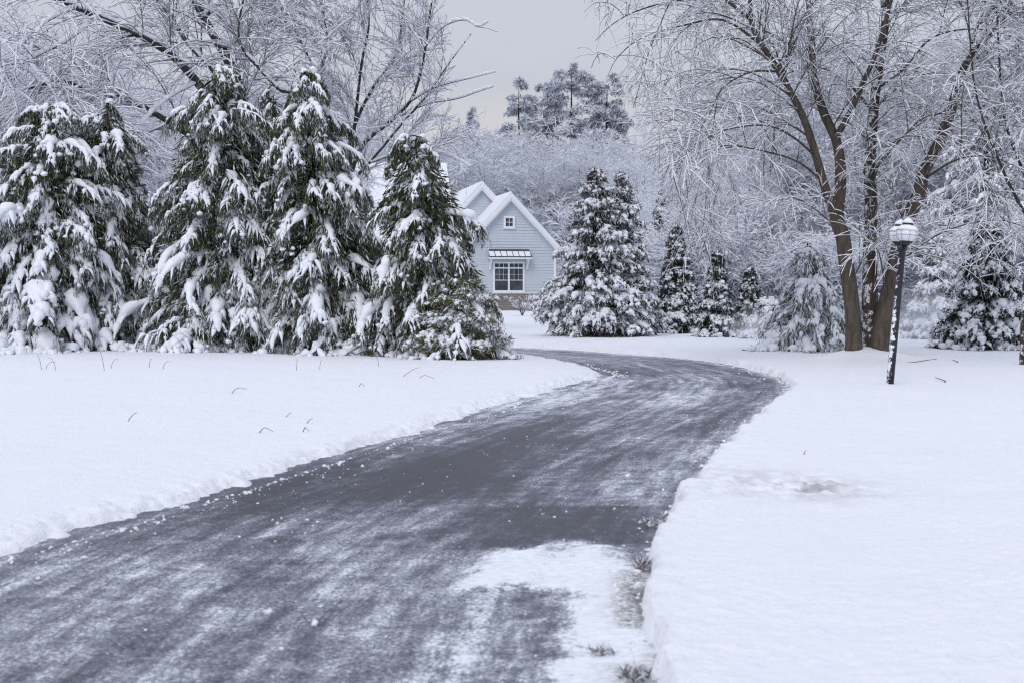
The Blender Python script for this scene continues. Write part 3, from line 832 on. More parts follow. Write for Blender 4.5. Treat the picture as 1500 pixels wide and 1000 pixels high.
def conifer(name, label, base, H, W, seed, prof=0.65, n1=200, n2=9, drop=0.5, rise=0.1, sec=0.38, secdrop=1.1, hang=0.8, nb=22, bl=(0.07, 0.2),
            bw=0.010, leaf='cedar', snow_w=0.055, snow2=0.032, snow_amt=1.0, top_pale=0.0, hmin=0.06, group=None, lean=(0, 0), lumps=0, cat='evergreen tree',
            inner=9000, scatter=0.3, flatten=0.75, asym=0.12, top_r=0.10, minor=0, snow2_end=1.0, tiers=0.42, s0min=0.28):
    rng = np.random.default_rng(seed)
    base = np.array(base, float)
    root = thing(name, label, cat, tuple(base), 0, group)
    # trunk
    s = np.linspace(0, 1, 14)
    tr = np.stack([lean[0] * s, lean[1] * s, s * H * 0.97], -1)
    tr[1:, :2] += rng.standard_normal((13, 2)) * 0.02
    wood = Bag(); wood.add(*tubes(tr[None], (H * 0.020 * (1 - s) + 0.012)[None], 8))
    lobe_a = rng.uniform(0, 2 * pi, 3); lobe_k = (2, 3, 5)

    def radius(t, phi):
        r = W * (np.clip(1 - t, 0, 1) ** prof * (1 - top_r) + top_r * np.clip(1 - t, 0, 1) ** 0.25)
        m = 1 + asym * (np.sin(lobe_k[0] * phi + lobe_a[0] + 3 * t) + 0.7 * np.sin(lobe_k[1] * phi + lobe_a[1] + 7 * t) + 0.6 * np.sin(lobe_k[2] * phi + lobe_a[2] - 9 * t))
        return r * m
    # primaries: even in surface area
    t = 1 - np.sqrt(rng.random(n1)) * (1 - hmin); t = np.concatenate([t, rng.uniform(0.72, 0.99, n1 // 6)])
    # gather in loose whorls so that dark gaps open between tiers
    whorl = H / tiers
    t = t + 0.28 / whorl * np.sin(t * whorl * 2 * pi / 1.0)
    t = np.clip(t, hmin, 0.985)
    n_major = len(t)
    if minor: t = np.concatenate([t, np.clip(1 - np.sqrt(rng.random(minor)) * (1 - hmin * .5), hmin * .5, 0.985)])
    n = len(t)
    is_minor = np.arange(n) >= n_major
    phi = rng.uniform(0, 2 * pi, n)
    dd = drop * (0.55 + 0.6 * rng.random(n)) * (0.35 + 0.65 * (1 - t))
    tip_t = np.clip(t - 0.6 * dd / H, 0, 1)
    R = radius(tip_t, phi) * rng.uniform(0.80, 1.12, n) * np.where(is_minor, rng.uniform(.6, .95, n), 1)
    K = 9; u = np.linspace(0, 1, K)[None]
    rad = R[:, None] * (1 - (1 - u) ** 1.35)
    z = (t * H)[:, None] + rise * R[:, None] * u * (1.6 - u) - dd[:, None] * u ** 2.0
    bend = rng.standard_normal(n)[:, None] * 0.16 * u ** 2
    ph = phi[:, None] + bend
    cx = lean[0] * t; cy = lean[1] * t
    A = np.stack([cx[:, None] + rad * np.cos(ph), cy[:, None] + rad * np.sin(ph), z], -1)
    A[..., 2] = np.maximum(A[..., 2], 0.10 + 0.05 * rng.random(A.shape[:2]))
    AR = np.maximum(0.012 * (1 - 0.8 * u) * np.ones((n, 1)), 0.003)
    wood.add(*tubes(A, AR, 3))
    # secondaries
    m = n * n2
    idx = np.repeat(np.arange(n), n2)
    s0 = rng.uniform(s0min, 1.0, m)
    uu = s0 * (K - 1); i = np.minimum(uu.astype(int), K - 2); f = (uu - i)[:, None]
    p0 = A[idx, i] * (1 - f) + A[idx, i + 1] * f
    tan = nrm(A[idx, i + 1] - A[idx, i])
    az = np.arctan2(tan[:, 1], tan[:, 0]) + rng.choice([-1, 1], m) * rng.uniform(0.35, 1.15, m)
    l = np.maximum(sec * R[idx] * rng.uniform(0.5, 1.15, m) * (1.25 - 0.65 * s0), 0.10)
    K2 = 6; v = np.linspace(0, 1, K2)[None]
    h2 = l[:, None] * 0.85 * (1 - (1 - v) ** 1.5)
    slope = np.clip(tan[:, 2], -0.9, 0.5)
    zz = (slope * 0.5 * l)[:, None] * v - (secdrop * l)[:, None] * v ** 1.8
    B = np.stack([p0[:, :1] + h2 * np.cos(az)[:, None], p0[:, 1:2] + h2 * np.sin(az)[:, None], p0[:, 2:3] + zz], -1)
    B[..., 2] = np.maximum(B[..., 2], 0.05 + 0.06 * rng.random(B.shape[:2]))
    # foliage
    leafbag = Bag()
    def leaves(Ln, per, lo):
        N, KK, _ = Ln.shape
        c = N * per
        ii = np.repeat(np.arange(N), per)
        q = rng.uniform(lo, 1.0, c) * (KK - 1); a = np.minimum(q.astype(int), KK - 2); ff = (q - a)[:, None]
        pt = Ln[ii, a] * (1 - ff) + Ln[ii, a + 1] * ff
        tg = nrm(Ln[ii, a + 1] - Ln[ii, a])
        d = nrm(tg * 0.75 + np.array([0, 0, -hang]) + scatter * 1.6 * rng.standard_normal((c, 3)))
        L = rng.uniform(bl[0], bl[1], c)
        pt = pt + rng.standard_normal((c, 3)) * 0.02
        V, Q = blades(pt, d, L, bw * rng.uniform(0.6, 1.3, c), rng)
        V[:, 2] = np.maximum(V[:, 2], 0.01)
        leafbag.add(V, Q)
    leaves(A, nb * 2, 0.10); leaves(B, nb, 0.0)
    if inner:
        tt = 1 - np.sqrt(rng.random(inner)); pp = rng.uniform(0, 2 * pi, inner)
        rr = radius(tt, pp) * rng.uniform(0.0, 0.72, inner) ** 0.8
        c = np.stack([lean[0] * tt + rr * np.cos(pp), lean[1] * tt + rr * np.sin(pp), tt * H * 0.95 + 0.02], -1)
        d = nrm(np.stack([np.cos(pp), np.sin(pp), -0.9 + 0 * pp], -1) + 0.5 * rng.standard_normal((inner, 3)))
        V, Q = blades(c, d, rng.uniform(0.10, 0.24, inner), 0.016 * rng.uniform(0.6, 1.4, inner), rng)
        V[:, 2] = np.maximum(V[:, 2], 0.01)
        leafbag.add(V, Q)
    link('trunk', wood.mesh('trunk'), M['conifer_bark'], root)
    link('crown', leafbag.mesh('crown', smooth=False), M[leaf], root)
    # snow lying on the branches
    sb = Bag()
    def lay(Ln, w0, start, KK, sides, amt, fl, wid, endp):
        a, _ = up_res(Ln, np.ones(Ln.shape[:2]), KK)
        N = len(a); q = np.linspace(0, 1, KK)[None]
        prof_ = sstep(start, start + 0.25, q) * (1 - 0.55 * q ** 3) * (1 - sstep(endp - 0.3, endp + 0.05, q) * (endp < 1))
        lum = 1 + 0.62 * rng.standard_normal((N, KK)); lum = 0.5 * lum + 0.25 * np.roll(lum, 1, 1) + 0.25 * np.roll(lum, -1, 1)
        gate = np.where(rng.random((N, KK)) < amt, 1.0, 0.15)
        r = w0 * wid[:, None] * rng.uniform(0.45, 1.3, (N, 1)) * prof_ * np.clip(lum, 0.25, 1.9) * gate
        r[:, -1] *= 0.35; r[:, 0] *= 0.3
        tg = nrm(np.gradient(a, axis=1)); horiz = np.sqrt(np.clip(1 - tg[..., 2] ** 2, 0.02, 1))
        r = r * (0.55 + 0.45 * horiz)
        c = a + np.array([0, 0, 1.0]) * (r * 0.45 + 0.006)[..., None]
        # snow on a steep spray hangs on its outer face
        out = nrm(np.stack([a[..., 0] - lean[0] * a[..., 2] / H, a[..., 1] - lean[1] * a[..., 2] / H, 0 * a[..., 2]], -1))
        c = c + out * (0.5 * r * (1 - horiz))[..., None]
        sb.add(*tubes(c, r, sides, fl, 0.3))
    wa = (1 + 0.45 * sstep(0.45, 0.08, t)) * np.where(is_minor, 0.75, 1.0) * (0.55 + 0.45 * sstep(0.95, 0.5, t))
    lay(A, snow_w, 0.12, 18, 7, 0.9 * snow_amt, flatten, wa, 1.0)
    lay(B, snow2, 0.0, 9, 6, 0.80 * snow_amt, flatten, wa[idx], snow2_end)
    if lumps:
        ii = rng.integers(0, m, lumps); kk = rng.integers(1, K2, lumps)
        c = B[ii, kk] + np.array([0, 0, 0.01])
        sb.add(*blobs(c, rng.uniform(0.6, 1.5, lumps) * snow2, rng, 0.22))
    link('snow_cover', sb.mesh('snow'), M['snow'], root)
    return root


def Bag_mesh(vq, name='part', smooth=True):
    return mesh_np(name, vq[0], vq[1], smooth=smooth)


def at(px, d):
    x = (px - 750) / F * d
    return (x, d, ground_z(x, d) - SNOW * 0.9)


def hgt(py, d):
    return CAMZ + (420 - py) / F * d


def build_conifers():
    g = 'tall drooping evergreens along the left lawn'
    W = lambda px, d: px / F * d
    def weep(label, px, top, hw, d, seed, topx=None, **kw):
        b = at(px, d); H = hgt(top, d) - b[2]
        ln = ((topx - px) / F * d if topx else 0, 0)
        a = dict(prof=0.53, n1=94, n2=30, minor=100, drop=1.05, rise=0.18, sec=0.31, secdrop=1.25, hang=1.15, nb=44, bl=(.04, .115), bw=.0062, leaf='cedar', snow_w=0.100, snow2=0.042, lumps=900, lean=ln, group=g,
                 asym=0.13, top_r=0.17, scatter=0.20, snow2_end=0.66, tiers=0.75, s0min=0.12, inner=26000)
        a.update(kw)
        return conifer('weeping_evergreen', label, b, H, W(hw, d), seed, **a)
    weep('broad drooping evergreen at the left edge with thick snow on its lower boughs', 66, 146, 138, 28.6, 201, topx=78, snow_w=0.12, snow2=0.062)
    weep('drooping evergreen with a rounded top just left of the tallest pointed one', 158, 142, 116, 29.6, 202, topx=160, snow_w=0.10, snow2=0.05)
    weep('tallest narrow drooping evergreen with a rounded tip below the thick leaning limb', 342, 90, 146, 28.6, 203, topx=318)
    weep('slim frosted drooping evergreen squeezed between two taller ones', 402, 130, 74, 29.8, 204, topx=402)
    weep('tall drooping evergreen with a bent top, second of the row from the house', 486, 102, 136, 28.0, 205, topx=447)
    weep('shorter drooping evergreen nearest the house, with dark gaps under snowy tiers', 634, 196, 126, 26.6, 206, topx=610, n1=50)
    # low growth at the foot of the row
    d = 25.6; b = at(668, d)
    conifer('pine_shrub', 'round bushy shrub with yellowish green tufts at the corner of the left lawn', b, hgt(418, d), W(62, d), 207, prof=0.36, n1=150, n2=8,
            drop=0.10, rise=0.45, sec=0.35, secdrop=0.1, hang=0.15, nb=26, bl=(0.05, 0.13), bw=0.008, leaf='mugo', snow_w=0.042, snow2=0.040, lumps=700, cat='shrub', scatter=0.45, snow_amt=0.7, top_r=0.4)
    d = 27.6; b = at(282, d)
    conifer('low_evergreen', 'low evergreen heap under thick snow between two tall drooping trees', b, 1.0, W(62, d), 208, prof=0.5, n1=90, n2=8, drop=0.4, rise=0.3, nb=16, snow_w=0.075, snow2=0.045,
            cat='shrub', top_r=0.4, inner=3000)
    d = 26.8; b = at(590, d)
    conifer('low_evergreen', 'low snowy sprays at the foot of the evergreens left of the round shrub', b, 0.75, W(48, d), 209, prof=0.5, n1=80, n2=8, drop=0.4, rise=0.3, nb=16, snow_w=0.06, snow2=0.045,
            cat='shrub', top_r=0.4, inner=3000)
    # across the driveway
    def arbor(label, px, top, hw, d, seed, **kw):
        b = at(px, d); H = hgt(top, d) - b[2]
        a = dict(prof=0.72, n1=230, n2=8, drop=0.30, rise=0.28, sec=0.26, secdrop=0.7, hang=0.35, nb=18, bl=(0.06, 0.16), bw=0.014, leaf='arbor', snow_w=0.070, snow2=0.052,
                 lumps=1300, scatter=0.40, asym=0.09, snow_amt=0.76, top_r=0.06, flatten=0.8)
        a.update(kw)
        return conifer(kw.pop('name', 'evergreen_tree') if 'name' in kw else 'evergreen_tree', label, b, H, W(hw, d), seed, **{k: v for k, v in a.items() if k != 'name'})
    arbor('large full evergreen with puffy snow pads beside the right corner of the house', 872, 246, 78, 37.6, 221)
    arbor('pointed evergreen with puffy snow pads merging into the right side of the larger one', 912, 254, 60, 38.2, 222, n1=190)
    sp = dict(prof=0.95, n1=170, n2=9, drop=0.30, rise=0.05, sec=0.32, secdrop=0.5, hang=0.5, nb=18, bl=(0.05, 0.13), bw=0.012, leaf='spruce', snow_w=0.062, snow2=0.046, lumps=500,
              scatter=0.40, asym=0.07, snow_amt=0.62, top_r=0.03)
    def spruce(label, px, top, hw, d, seed, **kw):
        b = at(px, d); H = hgt(top, d) - b[2]
        a = dict(sp); a.update(kw)
        return conifer('spruce_tree', label, b, H, W(hw, d), seed, **a)
    spruce('dark narrow spruce with snowy ledges right of the large full evergreen', 990, 326, 41, 40.5, 231, n1=200)
    spruce('taller frosted spruce rising behind the dark narrow one', 968, 274, 50, 48.0, 232, leaf='cedar_pale', snow_amt=0.9)
    spruce('small conical spruce standing alone on the far lawn, first right of the dark narrow one', 1050, 364, 33, 37.2, 233)
    spruce('small dark-topped spruce, second right of the dark narrow one', 1098, 392, 31, 38.0, 234)
    spruce('stubby snow-buried evergreen in front of the small dark-topped spruce', 1124, 432, 34, 36.0, 236, snow_w=0.08, snow2=0.06, prof=0.6, n1=110, leaf='cedar_pale')
    b = at(1184, 29.2)
    conifer('weeping_evergreen', 'pale drooping evergreen just left of the maple trunks', b, hgt(352, 29.2), W(66, 29.2), 235, prof=0.72, n1=70, n2=16, minor=60, drop=0.8, rise=0.10, sec=0.38, secdrop=1.1, tiers=.6, snow2_end=.75,
            hang=0.9, nb=30, leaf='cedar_pale', snow_w=0.085, snow2=0.050, lumps=300)
    spruce('dark spruce with layered snowy boughs at the right edge', 1446, 318, 76, 30.0, 237, prof=0.7, snow_w=0.075, snow2=0.050, n1=170, drop=0.4)
    spruce('pale snow-clogged evergreen between the lamp post and the right-hand spruce', 1372, 330, 52, 35.5, 238, leaf='cedar_pale', snow_amt=1.0, snow2=0.055)
    spruce('tall frosted hemlock towering behind the right-hand spruce', 1440, 30, 120, 44.0, 239, leaf='cedar_pale', snow_amt=0.9, n1=260, prof=0.8, drop=0.6, snow2=0.055)
    # pines on the rise behind the house
    def far_pine(label, px, top, hw, d, seed, **kw):
        b = at(px, d); H = hgt(top, d) - b[2]
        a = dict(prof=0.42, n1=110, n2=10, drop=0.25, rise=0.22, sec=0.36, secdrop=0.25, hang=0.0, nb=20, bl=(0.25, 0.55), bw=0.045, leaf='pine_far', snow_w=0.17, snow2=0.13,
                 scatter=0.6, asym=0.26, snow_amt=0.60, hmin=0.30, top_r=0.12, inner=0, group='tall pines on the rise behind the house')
        a.update(kw)
        return conifer('pine_tree', label, b, H, W(hw, d), seed, **a)
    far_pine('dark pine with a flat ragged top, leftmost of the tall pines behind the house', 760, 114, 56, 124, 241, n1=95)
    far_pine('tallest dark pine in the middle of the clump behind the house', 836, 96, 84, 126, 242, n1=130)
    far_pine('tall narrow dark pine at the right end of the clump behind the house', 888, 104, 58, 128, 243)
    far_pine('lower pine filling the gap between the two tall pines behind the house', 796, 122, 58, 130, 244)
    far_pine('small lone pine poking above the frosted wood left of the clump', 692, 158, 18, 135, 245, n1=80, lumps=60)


# ------------------------------------------------------------------ house
class MB:
    def __init__(s): s.v = []; s.f = []
    def poly(s, pts):
        n = len(s.v); s.v += [tuple(p) for p in pts]; s.f.append(tuple(range(n, n + len(pts)))); return s
    def box(s, x0, x1, y0, y1, z0, z1):
        n = len(s.v)
        s.v += [(x0, y0, z0), (x1, y0, z0), (x1, y1, z0), (x0, y1, z0), (x0, y0, z1), (x1, y0, z1), (x1, y1, z1), (x0, y1, z1)]
        for q in ((3, 2, 1, 0), (4, 5, 6, 7), (0, 1, 5, 4), (1, 2, 6, 5), (2, 3, 7, 6), (3, 0, 4, 7)): s.f.append(tuple(n + i for i in q))
        return s
    def prism(s, prof, y0, y1):
        """prof: (x,z) outline, extruded along y"""
        n = len(s.v); k = len(prof)
        s.v += [(x, y0, z) for x, z in prof] + [(x, y1, z) for x, z in prof]
        s.f.append(tuple(range(n, n + k))); s.f.append(tuple(range(n + 2 * k - 1, n + k - 1, -1)))
        for i in range(k):
            j = (i + 1) % k
            s.f.append((n + j, n + i, n + k + i, n + k + j))
        return s
    def build(s, name, mat, parent=None, bevel=0.0):
        me = bpy.data.meshes.new(name); me.from_pydata(s.v, [], s.f); me.update()
        import bmesh
        bm = bmesh.new(); bm.from_mesh(me); bmesh.ops.recalc_face_normals(bm, faces=bm.faces)
        if bevel:
            bmesh.ops.bevel(bm, geom=list(bm.edges), offset=bevel, segments=2, affect='EDGES', profile=0.6)
        bm.to_mesh(me); bm.free()
        return link(name, me, mat, parent)


def clap(mb, z0, z1, xl, xr, y, step=0.15):
    """clapboards: each board leans out at its lower edge; xl,xr give the wall's ends at height z"""
    z = z0
    while z < z1 - 1e-4:
        a, b = z, min(z + step, z1)
        mb.poly([(xl(a), y - 0.034, a), (xr(a), y - 0.034, a), (xr(b), y, b), (xl(b), y, b)])
        mb.poly([(xl(a), y, a), (xr(a), y, a), (xr(a), y - 0.034, a), (xl(a), y - 0.034, a)])
        z = b


def build_house():
    mw = mat_plain('pale_blue_siding', (0.53, 0.58, 0.635), 0.6, 0.3, vary=0.04, scale=1.5)
    mt = mat_plain('white_trim', (0.78, 0.80, 0.83), 0.5, 0.35, vary=0.03)
    ms = mat_plain('dark_shingles', (0.06, 0.06, 0.065), 0.85, 0.2, vary=0.3, scale=20)
    mg = NT('dark_window_glass'); mg.col((0.045, 0.055, 0.065)); mg.set(0.12, 0.5)
    n = mg.noise(2.0, 3, 0.5, mg.obj()); mg.l(mg.ramp(n, [(0.35, (0.035, 0.042, 0.05)), (0.7, (0.085, 0.10, 0.115))]), mg.b.inputs['Base Color'])
    mm = mat_plain('grey_metal_awning', (0.10, 0.10, 0.11), 0.4, 0.5, 0.5)
    st = NT('stacked_stone')
    br = st.n('ShaderNodeTexBrick'); tc = st.n('ShaderNodeTexCoord'); mp = st.n('ShaderNodeMapping')
    mp.inputs['Rotation'].default_value = (radians(90), 0, 0)
    st.l(tc.outputs['Object'], mp.inputs[0]); st.l(mp.outputs[0], br.inputs[0])
    br.inputs['Scale'].default_value = 1.0; br.inputs['Brick Width'].default_value = 0.42; br.inputs['Row Height'].default_value = 0.11
    br.inputs['Mortar Size'].default_value = 0.012; br.inputs['Color1'].default_value = (0.20, 0.185, 0.17, 1); br.inputs['Color2'].default_value = (0.34, 0.315, 0.29, 1)
    br.inputs['Mortar'].default_value = (0.08, 0.075, 0.075, 1)
    nz = st.noise(3.5, 4, 0.7, tc.outputs['Object'])
    st.col(st.mix(nz, br.outputs[0], (0.20, 0.18, 0.165))); st.set(0.9, 0.2); st.bump(br.outputs['Fac'], -0.6, 0.03)

    D = 75.0
    H = thing('house', 'pale blue clapboard house with white trimmed gables and snow on its roofs', 'house', (-0.10, D, 0.0), radians(11))
    # ---- front gable wing
    hw, pk, sl = 2.46, 6.05, 1.065
    edge = lambda z: np.clip((pk - z) / sl, 0.0, hw)
    wb = MB()
    clap(wb, 1.06, pk - 0.02, lambda z: -edge(z), lambda z: edge(z), 0.0)
    L = 9.0
    wb.poly([(-hw, 0.001, 0), (-hw, L, 0), (-hw, L, pk - hw * sl), (-hw, 0.001, pk - hw * sl)])
    wb.poly([(hw, 0.001, 0), (hw, L, 0), (hw, L, pk - hw * sl), (hw, 0.001, pk - hw * sl)])
    wb.poly([(-hw, L, 0), (hw, L, 0), (hw, L, pk - hw * sl), (0, L, pk), (-hw, L, pk - hw * sl)])
    wall = wb.build('wall', mw, H); wall['label'] = 'front gable wall of pale blue clapboards'
    MB().box(-hw - .05, hw + .05, -.07, 0.3, -0.2, 1.03).build('stone_base', st.m, H)
    MB().box(-hw - .06, hw + .06, -.085, 0.0, 1.03, 1.075).build('water_table', mt, H)
    for s in (-1, 1):
        MB().box(*sorted((s * (hw - .11), s * (hw + .012))), -.045, .11, 1.075, pk - hw * sl + .05).build('corner_board', mt, H)
    # roof slabs, snow, rake boards
    ov = 2.86
    for s in (-1, 1):
        rp = [(0, 6.16), (s * ov, 6.16 - ov * sl), (s * ov, 6.29 - ov * sl), (0, 6.29)]
        r = MB().prism(rp, -0.36, L).build('roof', ms, H)
        y0, x1 = (-0.40, ov + 0.04) if s < 0 else (-0.22, ov - 0.10)
        th = 0.10
        sp = [(0, 6.292), (s * x1, 6.292 - x1 * sl), (s * x1, 6.292 - x1 * sl + th * .8), (0, 6.292 + th)]
        sm = MB().prism(sp, y0, L - .1).build('snow_cover', M['snow'], r)
        rb = [(0, 6.02), (0, 6.285), (s * (ov + .02), 6.285 - (ov + .02) * sl), (s * (ov + .02), 6.02 - (ov + .02) * sl)]
        MB().prism(rb, -0.41, -0.362).build('rake_board', mt, H)
        fb = [(0, 5.90), (0, 6.02), (s * (ov - .1), 6.02 - (ov - .1) * sl), (s * (ov - .1), 5.90 - (ov - .1) * sl)]
        MB().prism(fb, -0.36, -0.005).build('soffit', mt, H)
    # ---- main window under its awning
    def window(x0, x1, z0, z1, y, cols, rows_up, transom, parent, fw=.09, lab=None):
        f = MB()
        f.box(x0, x0 + fw, y - .06, y + .02, z0, z1); f.box(x1 - fw, x1, y - .06, y + .02, z0, z1)
        f.box(x0 + fw, x1 - fw, y - .06, y + .02, z1 - fw, z1); f.box(x0 - .03, x1 + .03, y - .09, y + .02, z0 - .07, z0)
        f.box(x0 + fw, x1 - fw, y - .06, y + .02, z0, z0 + .06)
        fr = f.build('window', mt, parent)
        if lab: fr['label'] = lab
        zt = z1 - fw; zb = z0 + .06
        n_l = len(cols)
        xs = np.linspace(x0 + fw, x1 - fw, n_l + 1)
        bars = MB(); any_bar = False
        for k in range(n_l):
            a, b = xs[k] + (.045 if k else 0), xs[k + 1] - (.045 if k < n_l - 1 else 0)
            if k: bars.box(xs[k] - .045, xs[k] + .045, y - .055, y + .015, zb, zt); any_bar = True
            segs = [(zb, zt)]
            if transom:
                zc = zt - transom
                bars.box(a, b, y - .052, y + .012, zc - .05, zc + .02); any_bar = True
                segs = [(zb, zc - .05), (zc + .02, zt)]
            for q, (u, v) in enumerate(segs):
                MB().box(a, b, y - .02, y - .012, u, v).build('pane', mg.m, fr)
                nc = cols[k] if (q == len(segs) - 1 or True) else 1
                if q == 0 and transom:
                    mid = u + (v - u) * .47
                    bars.box(a, b, y - .045, y - .021, mid - .016, mid + .016)
                    for i in range(1, nc):
                        xx = a + (b - a) * i / nc; bars.box(xx - .006, xx + .006, y - .030, y - .021, mid + .022, v)
                    for i in range(1, rows_up):
                        z = mid + (v - mid) * i / rows_up; bars.box(a, b, y - .033, y - .021, z - .006, z + .006)
                elif nc > 1:
                    for i in range(1, nc):
                        xx = a + (b - a) * i / nc; bars.box(xx - .012, xx + .012, y - .036, y - .021, u, v)
                    if not transom:
                        z = (u + v) / 2; bars.box(a, b, y - .037, y - .021, z - .012, z + .012)
        if bars.v: bars.build('glazing_bars', mt, fr)
        return fr
    window(-0.92, 0.76, 1.14, 2.70, -.03, (3, 3), 2, .22, H, lab='wide double window under the small metal awning')
    window(-0.36, 0.24, 4.50, 5.10, -.03, (2,), 1, 0, H, .11, lab='small square attic window high in the gable')
    aw = MB()
    x0, x1 = -1.22, 1.06
    aw.prism([(0, 0)], 0, 0) if False else None
    n0 = len(aw.v)
    aw.v += [(x0, -.62, 2.97), (x1, -.62, 2.97), (x1 - .06, -.03, 3.36), (x0 + .06, -.03, 3.36), (x0, -.62, 2.92), (x1, -.62, 2.92), (x1 - .06, -.03, 3.28), (x0 + .06, -.03, 3.28)]
    aw.f += [(0, 1, 2, 3), (7, 6, 5, 4), (0, 4, 5, 1), (1, 5, 6, 2), (2, 6, 7, 3), (3, 7, 4, 0)]
    awo = aw.build('awning', mm, H)
    sm = MB()
    for k in range(7):
        a = x0 + .03 + k * (x1 - x0 - .06) / 7; b = a + (x1 - x0 - .06) / 7 - .045
        n0 = len(sm.v)
        sm.v += [(a, -.61, 2.985), (b, -.61, 2.985), (b, -.26, 3.217), (a, -.26, 3.217), (a, -.60, 3.03), (b, -.60, 3.03), (b, -.27, 3.25), (a, -.27, 3.25)]
        sm.f += [tuple(n0 + i for i in q) for q in ((3, 2, 1, 0), (4, 5, 6, 7), (0, 1, 5, 4), (1, 2, 6, 5), (2, 3, 7, 6), (3, 0, 4, 7))]
    sm.build('snow_cover', M['snow'], awo)
    MB().box(x0, x1, -.63, -.05, 2.84, 2.918).build('awning_beam', mt, awo)
    for s in (x0 + .10, x1 - .20):
        n = MB(); n.box(s, s + .1, -.10, -.03, 2.30, 2.838)
        n.v += [(s + .015, -.54, 2.838), (s + .085, -.54, 2.838), (s + .085, -.44, 2.838), (s + .015, -.44, 2.838), (s + .015, -.10, 2.40), (s + .085, -.10, 2.40), (s + .085, -.10, 2.52), (s + .015, -.10, 2.52)]
        q0 = 8
        n.f += [tuple(q0 + i for i in q) for q in ((0, 1, 2, 3), (4, 7, 6, 5), (0, 4, 5, 1), (1, 5, 6, 2), (2, 6, 7, 3), (3, 7, 4, 0))]
        n.build('bracket', mt, awo)
    # ---- second gable behind, to the left
    cx, p2, y2, h2 = -0.92, 6.86, 3.6, 3.4
    e2 = lambda z: np.clip((p2 - z) / sl, 0, h2)
    wb = MB(); clap(wb, 1.0, p2 - .02, lambda z: cx - e2(z), lambda z: cx + np.minimum(e2(z), 2.3), y2)
    wb.poly([(cx - h2, y2 + .001, 0), (cx - h2, 12, 0), (cx - h2, 12, p2 - h2 * sl), (cx - h2, y2 + .001, p2 - h2 * sl)])
    w2 = wb.build('wall', mw, H); w2['label'] = 'second gable wall set back to the left'
    for s in (-1, 1):
        o2 = 3.8 if s < 0 else 1.9
        r = MB().prism([(cx, 6.94), (cx + s * o2, 6.94 - o2 * sl), (cx + s * o2, 7.07 - o2 * sl), (cx, 7.07)], y2 - .33, 13).build('roof', ms, H)
        MB().prism([(cx, 7.073), (cx + s * o2, 7.073 - o2 * sl), (cx + s * o2, 7.15 - o2 * sl), (cx, 7.17)], y2 - .36, 12.9).build('snow_cover', M['snow'], r)
        MB().prism([(cx, 6.80), (cx, 7.06), (cx + s * o2, 7.06 - o2 * sl), (cx + s * o2, 6.80 - o2 * sl)], y2 - .38, y2 - .332).build('rake_board', mt, H)
        MB().prism([(cx, 6.68), (cx, 6.80), (cx + s * (o2 - .1), 6.80 - (o2 - .1) * sl), (cx + s * (o2 - .1), 6.68 - (o2 - .1) * sl)], y2 - .33, y2 - .024).build('soffit', mt, H)
    # ---- main block behind: ridge along x
    xl, xr, ya, yb, ze, zr = -11.0, -1.62, 8.0, 16.0, 4.3, 8.75
    ym = (ya + yb) / 2
    wb = MB(); clap(wb, 0.0, ze, lambda z: xl, lambda z: xr - .3, ya, .14)
    wb.poly([(xl, ya + .001, 0), (xl, yb, 0), (xl, yb, ze), (xl, ym, zr - .2), (xl, ya + .001, ze)])
    wb.poly([(xr - .3, ya + .001, 0), (xr - .3, yb, 0), (xr - .3, yb, ze), (xr - .3, ym, zr - .2), (xr - .3, ya + .001, ze)])
    w3 = wb.build('wall', mw, H); w3['label'] = 'long wall of the main block mostly hidden by evergreens'
    for s in (-1, 1):
        yy = ya - .5 if s < 0 else yb + .5
        zz = ze - .4
        r = MB(); a = [(xl - .3, ym, zr), (xr, ym, zr), (xr, yy, zz), (xl - .3, yy, zz)]
        for dz, nm in ((0, 'roof'),):
            n0 = len(r.v); r.v += a + [(x, y, z - .16) for x, y, z in a]
            r.f += [(0, 1, 2, 3), (7, 6, 5, 4), (0, 4, 5, 1), (1, 5, 6, 2), (2, 6, 7, 3), (3, 7, 4, 0)]
        ro = r.build('roof', ms, H)
        q = MB(); a = [(x, y, z + .004) for x, y, z in a]; q.v += a + [(x, y, z + .12) for x, y, z in a]
        q.f += [(3, 2, 1, 0), (4, 5, 6, 7), (0, 1, 5, 4), (1, 2, 6, 5), (2, 3, 7, 6), (3, 0, 4, 7)]
        q.build('snow_cover', M['snow'], ro)
    for k, xx in enumerate((-9.6, -7.4, -5.2)):
        window(xx - .5, xx + .5, 1.3, 2.9, ya - .03, (2, 2), 1, 0, H)
    return H


